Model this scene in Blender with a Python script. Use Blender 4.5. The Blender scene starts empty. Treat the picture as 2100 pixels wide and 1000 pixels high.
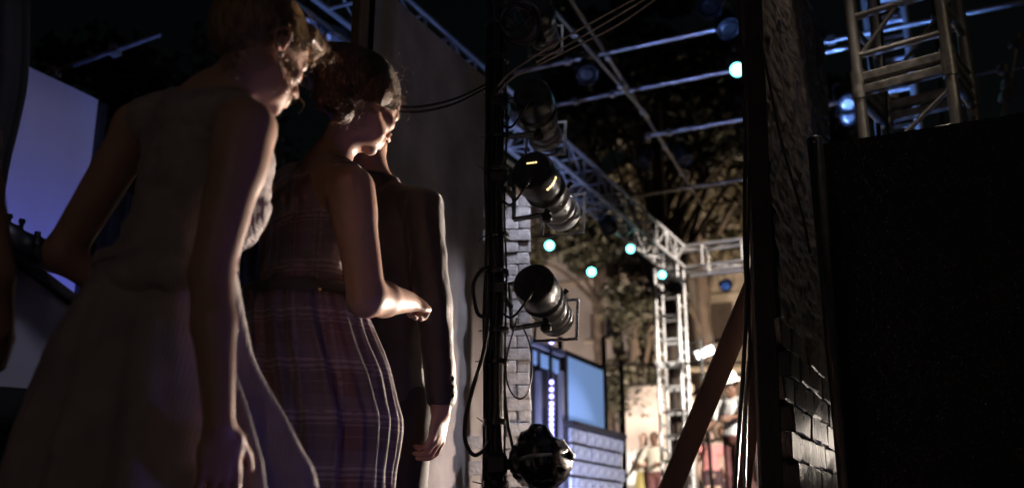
import bpy, math, random
import numpy as np
from mathutils import Vector, Matrix, noise as mnoise

random.seed(7)
RNG = np.random.default_rng(11)
SC = bpy.context.scene
COL = SC.collection
rad = math.radians

# ------------------------------------------------------------------ camera
PITCH = rad(16.4)
CAM = Vector((0.0, 0.0, 0.52))
FPX = 2100 * 35 / 36.0
cam_d = bpy.data.cameras.new('camera')
cam_d.lens = 35; cam_d.sensor_width = 36; cam_d.sensor_fit = 'HORIZONTAL'
cam_d.clip_start = 0.05; cam_d.clip_end = 400
cam_d.dof.use_dof = True; cam_d.dof.focus_distance = 3.3; cam_d.dof.aperture_fstop = 2.0
cam = bpy.data.objects.new('camera', cam_d); COL.objects.link(cam)
cam.location = CAM; cam.rotation_euler = (math.pi / 2 + PITCH, 0, 0)
SC.camera = cam

# ------------------------------------------------------------------ night sky, moon, exposure
world = bpy.data.worlds.new('World'); SC.world = world; world.use_nodes = True
wn = world.node_tree.nodes; wl = world.node_tree.links
bg = wn['Background']
sky = wn.new('ShaderNodeTexSky'); sky.sky_type = 'NISHITA'; sky.sun_disc = False
sky.sun_elevation = rad(2.0); sky.sun_rotation = rad(205)
wl.new(sky.outputs[0], bg.inputs[0]); bg.inputs[1].default_value = 0.0016
moon_d = bpy.data.lights.new('moon', 'SUN'); moon_d.energy = 0.006; moon_d.angle = rad(8); moon_d.color = (1, .86, .74)
moon = bpy.data.objects.new('moon', moon_d); COL.objects.link(moon)
moon.rotation_euler = (rad(38), rad(10), rad(-25))
SC.view_settings.view_transform = 'Standard'; SC.view_settings.look = 'None'
SC.view_settings.exposure = 0.0; SC.view_settings.gamma = 1.0
try:
    SC.cycles.use_denoising = True
    SC.cycles.max_bounces = 6; SC.cycles.sample_clamp_indirect = 3.0
except Exception:
    pass

# ------------------------------------------------------------------ placing helpers
CP, SP = math.cos(PITCH), math.sin(PITCH)
def ray(px, py):
    xv = (px - 1050) / FPX; yv = (500 - py) / FPX
    return Vector((xv, CP - yv * SP, SP + yv * CP))
def P(px, py, Y):
    d = ray(px, py); return CAM + d * (Y / d.y)
def Pz(px, py, z):
    d = ray(px, py); return CAM + d * ((z - CAM.z) / d.z)
def hit(px, py, pt, n):
    d = ray(px, py); return CAM + d * ((Vector(pt) - CAM).dot(n) / d.dot(n))
AZ = rad(25.6)
U = Vector((math.sin(AZ), math.cos(AZ), 0)); V = Vector((math.cos(AZ), -math.sin(AZ), 0)); ZZ = Vector((0, 0, 1))

ORG = {}
def empty(name, loc, label=None, cat=None, group=None):
    o = bpy.data.objects.new(name, None); COL.objects.link(o); o.location = loc
    o.empty_display_size = .1
    ORG[o.name] = Vector(loc)
    tag(o, label, cat, group); return o
def tag(o, label=None, cat=None, group=None, kind=None):
    if label: o['label'] = label
    if cat: o['category'] = cat
    if group: o['group'] = group
    if kind: o['kind'] = kind
    return o
def link(name, me, parent=None, org=None):
    o = bpy.data.objects.new(name, me); COL.objects.link(o)
    if parent is not None:
        o.parent = parent; ORG[o.name] = ORG[parent.name]
    else:
        ORG[o.name] = Vector(org) if org is not None else Vector((0, 0, 0))
    return o

def mesh_np(name, verts, faces, mat, smooth=True, uv=None):
    verts = np.asarray(verts, dtype=np.float32); faces = np.asarray(faces, dtype=np.int32)
    me = bpy.data.meshes.new(name); k = faces.shape[1]
    me.vertices.add(len(verts)); me.vertices.foreach_set('co', verts.ravel())
    me.loops.add(faces.size); me.loops.foreach_set('vertex_index', faces.ravel())
    me.polygons.add(len(faces))
    me.polygons.foreach_set('loop_start', np.arange(0, faces.size, k, dtype=np.int32))
    me.polygons.foreach_set('loop_total', np.full(len(faces), k, dtype=np.int32))
    me.polygons.foreach_set('use_smooth', np.full(len(faces), smooth, dtype=bool))
    if uv is not None:
        l = me.uv_layers.new(name='UVMap')
        l.data.foreach_set('uv', np.asarray(uv, dtype=np.float32)[faces.ravel()].ravel())
    me.update(calc_edges=True); me.validate()
    if mat: me.materials.append(mat)
    return me
def obj_np(name, verts, faces, mat, parent=None, smooth=True, uv=None):
    org = ORG[parent.name] if parent is not None else Vector((0, 0, 0))
    v = np.asarray(verts, dtype=np.float64) - np.array(org)
    if parent is None:
        base = np.array([(v[:, 0].min() + v[:, 0].max()) / 2, (v[:, 1].min() + v[:, 1].max()) / 2, v[:, 2].min()])
        o = link(name, mesh_np(name, v - base, faces, mat, smooth, uv), None, base); o.location = base
        return o
    return link(name, mesh_np(name, v, faces, mat, smooth, uv), parent)

def perp(d):
    d = Vector(d).normalized()
    h = ZZ if abs(d.z) < .9 else Vector((1, 0, 0))
    s = d.cross(h).normalized(); return s, s.cross(d).normalized()

class MB:
    """collects polygons of one mesh part, in world coordinates"""
    def __init__(s): s.v = []; s.f = []; s.sm = []
    def add(s, vs, fs, smooth=False):
        b = len(s.v); s.v += [tuple(x) for x in vs]
        for f in fs: s.f.append([i + b for i in f]); s.sm.append(smooth)
        return s
    def box(s, c, size, ax=None, bev=0.0):
        ax = ax or (Vector((1, 0, 0)), Vector((0, 1, 0)), ZZ); c = Vector(c)
        h = [x / 2 for x in size]; b = min([bev] + [x * .45 for x in h])
        if b <= 0:
            vs = [c + ax[0] * h[0] * i + ax[1] * h[1] * j + ax[2] * h[2] * k for i in (-1, 1) for j in (-1, 1) for k in (-1, 1)]
            return s.add(vs, [(0, 1, 3, 2), (4, 6, 7, 5), (0, 4, 5, 1), (2, 3, 7, 6), (0, 2, 6, 4), (1, 5, 7, 3)])
        vs = []; idx = {}
        for i in (-1, 1):
            for j in (-1, 1):
                for k in (-1, 1):
                    for a in range(3):
                        q = [h[0] * i, h[1] * j, h[2] * k]
                        for m in range(3):
                            if m != a: q[m] -= b * (i, j, k)[m]
                        idx[i, j, k, a] = len(vs)
                        vs.append(c + ax[0] * q[0] + ax[1] * q[1] + ax[2] * q[2])
        fs = []
        for a in range(3):
            o1, o2 = [m for m in range(3) if m != a]
            for sg in (-1, 1):
                f = []
                for p, q in ((-1, -1), (1, -1), (1, 1), (-1, 1)):
                    e = [0, 0, 0]; e[a] = sg; e[o1] = p; e[o2] = q; f.append(idx[tuple(e) + (a,)])
                fs.append(f)
        for a in range(3):
            o1, o2 = [m for m in range(3) if m != a]
            for p in (-1, 1):
                for q in (-1, 1):
                    e0 = [0, 0, 0]; e0[o1] = p; e0[o2] = q; e1 = e0[:]; e0[a] = -1; e1[a] = 1
                    fs.append([idx[tuple(e0) + (o1,)], idx[tuple(e1) + (o1,)], idx[tuple(e1) + (o2,)], idx[tuple(e0) + (o2,)]])
        for i in (-1, 1):
            for j in (-1, 1):
                for k in (-1, 1): fs.append([idx[i, j, k, 0], idx[i, j, k, 1], idx[i, j, k, 2]])
        return s.add(vs, fs)
    def lathe(s, a, d, prof, n=24, smooth=True, cap=True, e1=None):
        a = Vector(a); d = Vector(d).normalized()
        if e1 is None: e1, e2 = perp(d)
        else: e1 = Vector(e1); e2 = d.cross(e1)
        vs = []; fs = []
        for (t, r) in prof:
            for i in range(n):
                q = 2 * math.pi * i / n
                vs.append(a + d * t + e1 * (r * math.cos(q)) + e2 * (r * math.sin(q)))
        m = len(prof)
        for j in range(m - 1):
            for i in range(n):
                k = (i + 1) % n
                fs.append([j * n + i, j * n + k, (j + 1) * n + k, (j + 1) * n + i])
        s.add(vs, fs, smooth)
        if cap:
            s.add(vs[:n], [list(range(n))[::-1]]); s.add(vs[-n:], [list(range(n))])
        return s
    def cyl(s, a, b, r, n=12, r2=None):
        a = Vector(a); b = Vector(b)
        return s.lathe(a, b - a, [(0, r), ((b - a).length, r if r2 is None else r2)], n)
    def tube(s, pts, r, n=8, closed=False):
        pts = [Vector(p) for p in pts]; m = len(pts)
        rs = r if isinstance(r, (list, tuple)) else [r] * m
        vs = []; fs = []; e1 = None
        for j, p in enumerate(pts):
            t = (pts[(j + 1) % m] if closed or j < m - 1 else p) - (pts[j - 1] if closed or j > 0 else p)
            t.normalize()
            if e1 is None: e1, _ = perp(t)
            e1 = (e1 - t * e1.dot(t)).normalized(); e2 = t.cross(e1)
            for i in range(n):
                q = 2 * math.pi * i / n
                vs.append(p + e1 * (rs[j] * math.cos(q)) + e2 * (rs[j] * math.sin(q)))
        for j in range(m if closed else m - 1):
            k2 = (j + 1) % m
            for i in range(n):
                k = (i + 1) % n; fs.append([j * n + i, j * n + k, k2 * n + k, k2 * n + i])
        s.add(vs, fs, True)
        if not closed:
            s.add(vs[:n], [list(range(n))[::-1]]); s.add(vs[-n:], [list(range(n))])
        return s
    def build(s, name, mat, parent=None):
        if parent is None:
            v = np.array(s.v); base = Vector(((v[:, 0].min() + v[:, 0].max()) / 2, (v[:, 1].min() + v[:, 1].max()) / 2, v[:, 2].min()))
        else: base = ORG[parent.name]
        me = bpy.data.meshes.new(name)
        me.from_pydata([tuple(Vector(x) - base) for x in s.v], [], s.f)
        me.polygons.foreach_set('use_smooth', s.sm); me.update()
        if mat: me.materials.append(mat)
        o = link(name, me, parent, base)
        if parent is None: o.location = base
        return o

def spline(pts, n=10, closed=False):
    p = [Vector(x) for x in pts]; out = []; m = len(p)
    for i in range(m if closed else m - 1):
        a, b, c, d = (p[(i - 1) % m], p[i], p[(i + 1) % m], p[(i + 2) % m]) if closed else (p[max(i - 1, 0)], p[i], p[i + 1], p[min(i + 2, m - 1)])
        for k in range(n):
            t = k / n
            out.append(.5 * ((2 * b) + (c - a) * t + (2 * a - 5 * b + 4 * c - d) * t * t + (3 * b - a - 3 * c + d) * t ** 3))
    if not closed: out.append(p[-1])
    return out

UNIT = {}
def bar(parent, name, a, b, r, mat):
    """a round bar as an object of its own, sharing one mesh per material"""
    if mat.name not in UNIT:
        m = MB().lathe((0, 0, 0), (0, 0, 1), [(0, 1), (1, 1)], 10)
        me = bpy.data.meshes.new('bar'); me.from_pydata(m.v, [], m.f); me.polygons.foreach_set('use_smooth', m.sm)
        me.materials.append(mat); UNIT[mat.name] = me
    o = link(name, UNIT[mat.name], parent)
    a = Vector(a); b = Vector(b); d = b - a
    o.location = a - ORG[parent.name]; o.rotation_euler = d.to_track_quat('Z', 'Y').to_euler(); o.scale = (r, r, d.length)
    return o

# ------------------------------------------------------------------ materials
class NT:
    def __init__(s, name):
        s.m = bpy.data.materials.new(name); s.m.use_nodes = True; s.t = s.m.node_tree
        s.b = s.t.nodes['Principled BSDF']
    def n(s, typ, **kw):
        x = s.t.nodes.new(typ)
        for k, v in kw.items(): setattr(x, k, v)
        return x
    def l(s, a, b): s.t.links.new(a, b)
    def math(s, op, a, b=None):
        x = s.n('ShaderNodeMath', operation=op)
        for i, q in enumerate((a, b)):
            if q is None: continue
            if isinstance(q, (int, float)): x.inputs[i].default_value = q
            else: s.l(q, x.inputs[i])
        return x.outputs[0]
    def mix(s, f, a, b):
        x = s.n('ShaderNodeMix', data_type='RGBA')
        for i, q in ((0, f), (6, a), (7, b)):
            if isinstance(q, (int, float)): x.inputs[i].default_value = q
            elif isinstance(q, tuple): x.inputs[i].default_value = q + (1,) if len(q) == 3 else q
            else: s.l(q, x.inputs[i])
        return x.outputs[2]
def mat(name, col, rough=.6, metal=0.0, var=.25, nscale=6.0, bump=0.0, bscale=40.0, stretch=None, sheen=0.0, sss=0.0,
        emit=None, estr=0.0, coat=0.0, spec=None):
    t = NT(name); b = t.b
    tc = t.n('ShaderNodeTexCoord'); co = tc.outputs['Object']
    if stretch:
        mp = t.n('ShaderNodeMapping'); mp.inputs['Scale'].default_value = stretch; t.l(co, mp.inputs[0]); co = mp.outputs[0]
    n1 = t.n('ShaderNodeTexNoise'); n1.inputs['Scale'].default_value = nscale; n1.inputs['Detail'].default_value = 6; t.l(co, n1.inputs[0])
    dark = tuple(c * (1 - var) for c in col); lite = tuple(min(1, c * (1 + var)) for c in col)
    rmp = t.n('ShaderNodeValToRGB'); rmp.color_ramp.elements[0].position = .32; rmp.color_ramp.elements[1].position = .68
    rmp.color_ramp.elements[0].color = dark + (1,); rmp.color_ramp.elements[1].color = lite + (1,)
    t.l(n1.outputs[0], rmp.inputs[0]); t.l(rmp.outputs[0], b.inputs['Base Color'])
    rr = t.math('MULTIPLY_ADD', n1.outputs[0], .3); rr.node.inputs[2].default_value = rough - .15
    t.l(rr, b.inputs['Roughness'])
    b.inputs['Metallic'].default_value = metal
    if spec is not None: b.inputs['Specular IOR Level'].default_value = spec
    if bump:
        n2 = t.n('ShaderNodeTexNoise'); n2.inputs['Scale'].default_value = bscale; n2.inputs['Detail'].default_value = 5; t.l(co, n2.inputs[0])
        bp = t.n('ShaderNodeBump'); bp.inputs['Strength'].default_value = bump; bp.inputs['Distance'].default_value = .01
        t.l(n2.outputs[0], bp.inputs['Height']); t.l(bp.outputs[0], b.inputs['Normal'])
    if sheen:
        b.inputs['Sheen Weight'].default_value = sheen; b.inputs['Sheen Roughness'].default_value = .4
    if sss:
        b.inputs['Subsurface Weight'].default_value = sss; b.inputs['Subsurface Radius'].default_value = (.012, .005, .003)
        b.inputs['Subsurface Scale'].default_value = 1.0
    if emit:
        b.inputs['Emission Color'].default_value = emit + (1,); b.inputs['Emission Strength'].default_value = estr
    if coat: b.inputs['Coat Weight'].default_value = coat
    return t.m

def fabric_ribs(name, col, scale, depth, rough=.75, sheen=.4, var=.2):
    m = mat(name, col, rough, var=var, nscale=14, sheen=sheen); nt = m.node_tree; b = nt.nodes['Principled BSDF']
    tc = nt.nodes.new('ShaderNodeTexCoord')
    w1 = nt.nodes.new('ShaderNodeTexWave'); w1.bands_direction = 'Z'; w1.inputs['Scale'].default_value = scale; w1.inputs['Distortion'].default_value = .6
    w2 = nt.nodes.new('ShaderNodeTexWave'); w2.bands_direction = 'X'; w2.inputs['Scale'].default_value = scale * .7; w2.inputs['Distortion'].default_value = .6
    nt.links.new(tc.outputs['Object'], w1.inputs[0]); nt.links.new(tc.outputs['Object'], w2.inputs[0])
    a = nt.nodes.new('ShaderNodeMath'); a.operation = 'ADD'
    nt.links.new(w1.outputs['Fac'], a.inputs[0]); nt.links.new(w2.outputs['Fac'], a.inputs[1])
    bp = nt.nodes.new('ShaderNodeBump'); bp.inputs['Strength'].default_value = depth; bp.inputs['Distance'].default_value = .003
    nt.links.new(a.outputs[0], bp.inputs['Height']); nt.links.new(bp.outputs[0], b.inputs['Normal'])
    return m

def plaid(name):
    t = NT(name); b = t.b
    uvn = t.n('ShaderNodeTexCoord'); sp = t.n('ShaderNodeSeparateXYZ'); t.l(uvn.outputs['UV'], sp.inputs[0])
    nz = t.n('ShaderNodeTexNoise'); nz.inputs['Scale'].default_value = 26; nz.inputs['Detail'].default_value = 4
    mp = t.n('ShaderNodeMapping'); mp.inputs['Scale'].default_value = (1, 4, 1); t.l(uvn.outputs['UV'], mp.inputs[0]); t.l(mp.outputs[0], nz.inputs[0])
    def stripe(c, period, off, width):
        f = t.math('FRACT', t.math('ADD', t.math('DIVIDE', c, period), off))
        d = t.math('ABSOLUTE', t.math('SUBTRACT', f, .5))
        return t.math('MULTIPLY', t.math('LESS_THAN', d, width), t.math('GREATER_THAN', nz.outputs[0], .42))
    u, v = sp.outputs[0], sp.outputs[1]
    base = t.mix(nz.outputs[0], (.075, .055, .072), (.13, .095, .12))
    f = t.math('FRACT', t.math('DIVIDE', u, .16)); wide = t.math('LESS_THAN', t.math('ABSOLUTE', t.math('SUBTRACT', f, .3)), .16)
    c = t.mix(t.math('MULTIPLY', wide, .75), base, (.15, .06, .068))
    f2 = t.math('FRACT', t.math('DIVIDE', v, .13)); wide2 = t.math('LESS_THAN', t.math('ABSOLUTE', t.math('SUBTRACT', f2, .5)), .22)
    c = t.mix(t.math('MULTIPLY', wide2, .5), c, (.16, .125, .17))
    for (co, per, off, w, k) in ((v, .13, .1, .03, .45), (v, .13, .22, .03, .38), (v, .13, .31, .018, .32), (v, .065, .55, .02, .2),
                                 (u, .08, .0, .045, .26), (u, .08, .2, .03, .2)):
        c = t.mix(t.math('MULTIPLY', stripe(co, per, off, w), k), c, (.46, .36, .42))
    t.l(c, b.inputs['Base Color']); b.inputs['Roughness'].default_value = .7
    b.inputs['Sheen Weight'].default_value = .35; b.inputs['Sheen Roughness'].default_value = .4
    w = t.n('ShaderNodeTexNoise'); w.inputs['Scale'].default_value = 240; t.l(uvn.outputs['UV'], w.inputs[0])
    bp = t.n('ShaderNodeBump'); bp.inputs['Strength'].default_value = .35; bp.inputs['Distance'].default_value = .003
    t.l(w.outputs[0], bp.inputs['Height']); t.l(bp.outputs[0], b.inputs['Normal'])
    return t.m

M = {}
M['ground'] = mat('asphalt', (.05, .048, .046), .85, bump=.4, bscale=60)
M['boards'] = mat('stage_boards', (.10, .07, .05), .6, nscale=3, stretch=(1, 12, 1))
M['alu'] = mat('aluminium', (.66, .66, .66), .38, 1.0, var=.12, nscale=20)
M['alu_paint'] = mat('pale_truss_metal', (.62, .61, .6), .5, .35, var=.15, nscale=12)
M['alu_old'] = mat('worn_aluminium', (.42, .40, .36), .42, .85, var=.3, nscale=25, bump=.1, bscale=120)
M['black'] = mat('black_paint', (.016, .015, .015), .42, var=.4, nscale=18, bump=.08, bscale=150)
M['matblack'] = mat('black_cloth', (.010, .009, .009), .95, var=.4, nscale=8, bump=.3, bscale=50)
M['cable'] = mat('black_rubber', (.016, .015, .015), .38, var=.3)
M['tape'] = mat('cable_tie', (.03, .03, .03), .3)
M['lamp_body'] = mat('lamp_housing', (.05, .05, .052), .34, .6, var=.35, nscale=24, bump=.05, bscale=90)
M['lamp_steel'] = mat('lamp_barrel', (.30, .30, .31), .40, .5, var=.3, nscale=20, bump=.06, bscale=80)
M['rope'] = mat('rope', (.55, .48, .40), .6, var=.3, nscale=60)
M['canvas'] = mat('grey_canvas', (.27, .245, .245), .85, var=.34, nscale=3.2, bump=.5, bscale=14)
M['screen'] = mat('white_canvas', (.58, .57, .60), .85, var=.14, nscale=1.3, bump=.2, bscale=5, stretch=(1, 1, .4))
M['grey_ply'] = mat('grey_plywood', (.34, .35, .37), .8, var=.14, nscale=2.5)
M['timber'] = mat('timber', (.16, .11, .06), .7, var=.35, nscale=5, stretch=(8, 8, .7), bump=.2, bscale=40)
M['dark_timber'] = mat('dark_timber', (.032, .022, .018), .7, var=.35, nscale=5, stretch=(8, 8, .8), bump=.25, bscale=30)
M['brown_board'] = mat('brown_board', (.075, .045, .034), .75, var=.25, nscale=4, stretch=(4, 4, .6))
M['brick'] = mat('whitewashed_brick', (.42, .40, .40), .8, var=.35, nscale=22, bump=.6, bscale=70)
M['mortar'] = mat('mortar', (.16, .14, .14), .9, bump=.5, bscale=60)
M['stucco'] = mat('dark_glossy_stucco', (.10, .08, .066), .33, var=.45, nscale=9, bump=.8, bscale=45, stretch=(1, 1, .3))
M['dbrick'] = mat('dark_glossy_brick', (.085, .072, .062), .30, var=.4, nscale=14, bump=.7, bscale=60, stretch=(1, 1, .35))
M['panel'] = mat('black_sheeting', (.005, .0042, .004), .36, var=.4, nscale=10, bump=.9, bscale=160)
M['skin'] = mat('skin', (.47, .29, .215), .5, var=.08, nscale=9, sss=.25, bump=.08, bscale=220)
M['skin_dark'] = mat('deep_skin', (.16, .075, .045), .5, var=.1)
M['skin_pale'] = mat('pale_skin', (.55, .36, .28), .5, var=.1)
M['hair1'] = mat('golden_hair', (.25, .16, .078), .45, var=.5, nscale=12, stretch=(9, 9, 3), bump=.7, bscale=30)
M['hair2'] = mat('chestnut_hair', (.11, .056, .028), .40, var=.5, nscale=12, stretch=(9, 9, 3), bump=.7, bscale=30)
M['hair3'] = mat('dark_hair', (.012, .009, .007), .45)
M['dress1'] = fabric_ribs('ribbed_grey_cloth', (.34, .29, .285), 55, .28, var=.15)
M['plaid'] = plaid('plaid_cloth')
M['wool'] = fabric_ribs('dark_suit_cloth', (.030, .026, .026), 160, .25, rough=.5, sheen=.6)
M['trouser'] = mat('black_trouser_cloth', (.014, .011, .011), .8, var=.3)
M['gold'] = mat('gilt', (.75, .55, .2), .25, 1.0)
M['pearl'] = mat('pearl', (.8, .76, .7), .2)
M['button'] = mat('button_horn', (.03, .02, .018), .15, coat=.6)
M['leather'] = mat('shoe_leather', (.02, .016, .014), .4)
M['cloth_white'] = mat('white_cotton', (.74, .72, .68), .8, var=.06)
M['cloth_cream'] = mat('cream_cotton', (.62, .56, .46), .8, var=.08)
M['cloth_pink'] = mat('pink_cotton', (.70, .27, .26), .8, var=.08)
M['cloth_maroon'] = mat('maroon_cloth', (.14, .05, .05), .8, var=.12)
M['cloth_mauve'] = mat('dusty_mauve_cloth', (.30, .15, .14), .8, var=.12)
M['cloth_yellow'] = mat('yellow_cloth', (.45, .36, .13), .8, var=.12)
M['cloth_dark'] = mat('plum_denim', (.07, .035, .04), .8)
M['stone'] = mat('pale_stone', (.36, .30, .24), .85, var=.28, nscale=.9, bump=.4, bscale=6)
M['plaster'] = mat('grey_plaster', (.30, .26, .24), .88, var=.35, nscale=.7, bump=.4, bscale=5)
M['shutter'] = mat('wooden_shutter', (.075, .055, .045), .7)
M['glass'] = mat('dark_window_glass', (.01, .01, .012), .15, var=.1)
M['warm_window'] = mat('lit_window', (.5, .4, .1), .5, emit=(1.0, .72, .12), estr=.9)
M['bark'] = mat('bark', (.07, .05, .038), .9, bump=.5, bscale=20)
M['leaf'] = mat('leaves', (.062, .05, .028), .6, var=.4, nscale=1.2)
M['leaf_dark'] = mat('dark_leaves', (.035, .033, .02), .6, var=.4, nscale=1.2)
M['blue_panel'] = mat('backlit_blue_screen', (.2, .3, .5), .7, emit=(.22, .37, .70), estr=.62, var=.1, nscale=2)
M['led'] = mat('violet_led', (.3, .3, .8), .4, emit=(.42, .40, 1.0), estr=5)
M['teal_lens'] = mat('teal_lamp_lens', (.5, .9, .9), .3, emit=(.2, 1.0, .96), estr=6)
M['warm_slot'] = mat('lamp_glow', (.9, .7, .4), .4, emit=(1.0, .72, .32), estr=2.2)
M['warm_lens'] = mat('warm_lamp_lens', (.9, .8, .6), .3, emit=(1.0, .8, .55), estr=8)
M['blue_lens'] = mat('blue_lamp_lens', (.2, .25, .9), .3, emit=(.12, .16, 1.0), estr=8)
M['flood'] = mat('flood_lens', (.9, .9, .9), .3, emit=(.9, .97, 1.0), estr=2.2)
M['wrap'] = mat('black_plastic_wrap', (.012, .011, .013), .22, var=.4, bump=.25, bscale=14)
M['gel'] = mat('blue_gel', (.05, .14, .4), .35, .2, var=.25)
# ------------------------------------------------------------------ the setting (the floor lies below the frame)
def sheet(name, x0, x1, y0, y1, z, m):
    v = [(x0, y0, z), (x1, y0, z), (x1, y1, z), (x0, y1, z)]
    return tag(obj_np(name, v, [(0, 1, 2, 3)], m, smooth=False), kind='structure')
sheet('ground', -150, 150, -150, 150, 0.0, M['ground'])
pl = MB(); c0 = Vector((4.5, 19.5, .40)); pl.box(c0, (16, 13, .8), (V, U, ZZ), .01)
tag(pl.build('stage_platform', M['boards']), kind='structure')

# ------------------------------------------------------------------ lights: every one sits in a lantern that is built
def spot(parent, pos, target, watts, col, ang, blend=.4, size=.06):
    d = bpy.data.lights.new('beam', 'SPOT'); d.energy = watts; d.color = col; d.spot_size = rad(ang); d.spot_blend = blend
    d.shadow_soft_size = size
    o = bpy.data.objects.new('beam', d); COL.objects.link(o); o.parent = parent
    o.location = Vector(pos) - ORG[parent.name]
    o.rotation_euler = (Vector(target) - Vector(pos)).to_track_quat('-Z', 'Y').to_euler()
    return o

def par_can(pos, target, label, lens, watts=0, col=(1, 1, 1), ang=60, s=1.0, hang=None, group=None, blend=.4, name='par_can', soft=None):
    """short round stage lantern: can, lens, yoke, and a drop pipe or floor plate"""
    pos = Vector(pos); d = (Vector(target) - pos).normalized(); e1, e2 = perp(d)
    root = empty(name, pos, label, 'stage light', group)
    MB().lathe(pos - d * .26 * s, d, [(0, .03 * s), (.015 * s, .07 * s), (.06 * s, .10 * s), (.20 * s, .11 * s), (.25 * s, .115 * s), (.26 * s, .115 * s),
               (.26 * s, .098 * s), (.235 * s, .095 * s)], 20).build('can', M['lamp_body'], root)
    MB().lathe(pos - d * .022 * s, d, [(0, .096 * s), (.006 * s, .096 * s), (.012 * s, .05 * s)], 20).build('lens', lens, root)
    up = ZZ if hang is not None else -ZZ
    a = pos - d * .14 * s
    side = d.cross(ZZ).normalized()
    top = a + up * .19 * s
    MB().tube([a + side * .115 * s, a + side * .128 * s, top + side * .128 * s, top, top - side * .128 * s, a - side * .128 * s, a - side * .115 * s], .008 * s, 6).build('yoke', M['black'], root)
    if hang is not None:
        MB().cyl(top, Vector((top.x, top.y, hang)), .014 * s, 8).build('drop_pipe', M['black'], root)
        MB().box((top.x, top.y, hang), (.06, .06, .05), bev=.008).build('clamp', M['black'], root)
    else:
        zb = max(0.0, top.z - .02)
        MB().box((top.x, top.y, top.z), (.26 * s, .2 * s, .02), bev=.004).build('floor_plate', M['black'], root)
    if watts: spot(root, pos + d * .012, target, watts, col, ang, blend, soft or .07 * s)
    return root

# warm lantern out on stage, on a low stand behind the black flat: rim light on the three watchers
def stand_lamp(pos, target, label, watts, col, ang, blend=.4, lens=None, size=.11):
    pos = Vector(pos); r = par_can(pos, target, label, lens or M['warm_lens'], watts, col, ang, 1.0, None, name='floor_lantern', blend=blend, soft=size)
    b = pos - (Vector(target) - pos).normalized() * .14 - ZZ * .19
    fz = .8 if pos.z > 1.6 and pos.y > 13 else 0
    bar(r, 'pole', (b.x, b.y, fz), b, .018, M['black'])
    for k in range(3):
        q = k * 2.1; bar(r, 'leg', (b.x + .3 * math.cos(q), b.y + .3 * math.sin(q), fz + .01), (b.x, b.y, fz + .25), .012, M['black'])
    return r
KEY = (1.6, 5.2, .9)
stand_lamp(KEY, (-.48, 1.9, 1.15), 'warm lantern on a low tripod behind the black flat, aimed at the watchers', 1250, (1.0, .80, .66), 44, .3)
par_can((1.25, 4.45, .42), (-.40, 5.05, .85), 'warm deck lantern below the frame, lighting the canvas beside the bricks', M['warm_lens'], 170, (1.0, .81, .68), 62, .9, blend=.9)
# blue wash from the deck in front of the watchers
par_can((.75, 1.65, .28), (-.35, 2.25, .55), 'blue deck lantern below the frame, in front of the watchers', M['blue_lens'], 3.4, (.50, .32, 1.0), 80, .8)
# blue on the left screens
par_can(P(235, 650, 5.5), P(130, 590, 6.15), 'blue lantern behind the person in the grey dress', M['blue_lens'], 26, (.10, .14, 1.0), 130, .8, name='par_can')
# cool white light on the left screens
par_can((-1.0, 3.1, 3.6), (-2.5, 5.1, 1.75), 'cool white lantern high above the left screens', M['flood'], 62, (.74, .70, 1.0), 78, .9, hang=4.3, soft=.012)

# neutral light on the brick flat and the lamp post
par_can((.55, 4.2, 3.7), (.06, 5.0, 1.0), 'cool white lantern high above, aimed at the brick flat', M['flood'], 250, (.80, .83, 1.0), 32, .9, hang=4.4)
# dim warm fill added out of view to the right, to brighten the tower
par_can((2.7, 1.2, 3.3), (1.62, 4.2, 2.75), 'dim warm fill lantern added outside the right edge', M['warm_lens'], 13, (1.0, .82, .60), 22, .8, hang=4.2)
par_can((1.4, 3.0, 4.5), (-.45, 4.7, 2.6), 'lilac lantern high above the lamp post, aimed at the canvas', M['blue_lens'], 7, (.74, .60, 1.0), 56, .8, hang=5.0)
par_can((1.60, 3.62, 4.3), (1.12, 3.85, 1.6), 'dim white lantern high above the stucco pillar', M['warm_lens'], 75, (1.0, .86, .76), 46, .8, hang=4.9)
# unseen lamp added behind the camera: the faint warm fill on the backs
stand_lamp((-.9, -2.6, 2.3), (-.1, 3.0, 1.3), 'warm fill lamp added on a stand behind the camera', 12, (1.0, .77, .78), 85, .9)
stand_lamp((1.78, 5.35, 1.6), (.16, 4.2, 1.7), 'warm lantern on a tall stand behind the black flat, lighting the lamp post', 150, (1.0, .88, .76), 22, .8)
stand_lamp((1.97, 4.92, .95), (1.05, 3.85, .95), 'neutral lantern added on a stand behind the black flat to graze the pillar bricks', 1.6, (.95, .92, 1.0), 44, .8)  # unseen lamp, added only to pick out the pillar bricks
# ------------------------------------------------------------------ box trusses
def box_truss(label, A, d, length, e1, e2, size, bay, mat_, zig=(0, 1, 2, 3), rung=True, rch=.024, rbr=.013, group=None):
    """four chords round the axis A + d*t, zigzag braces on the listed faces, square rungs at the bays"""
    A = Vector(A); root = empty('box_truss', A, label, 'truss', group)
    h = size / 2; cs = [(-h, -h), (h, -h), (h, h), (-h, h)]
    cp = lambda i, t: A + d * t + e1 * cs[i % 4][0] + e2 * cs[i % 4][1]
    for i in range(4): bar(root, 'chord', cp(i, 0), cp(i, length), rch, mat_)
    n = max(1, round(length / bay)); b = length / n
    for k in range(n):
        for i in zig:
            p, q = (i, i + 1) if (k + i) % 2 else (i + 1, i)
            bar(root, 'brace', cp(p, k * b), cp(q, (k + 1) * b), rbr, mat_)
        if rung:
            for i in range(4): bar(root, 'rung', cp(i, k * b), cp(i + 1, k * b), rbr, mat_)
    return root
J = P(1388, 534, 14.7); TZ = J.z
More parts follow.
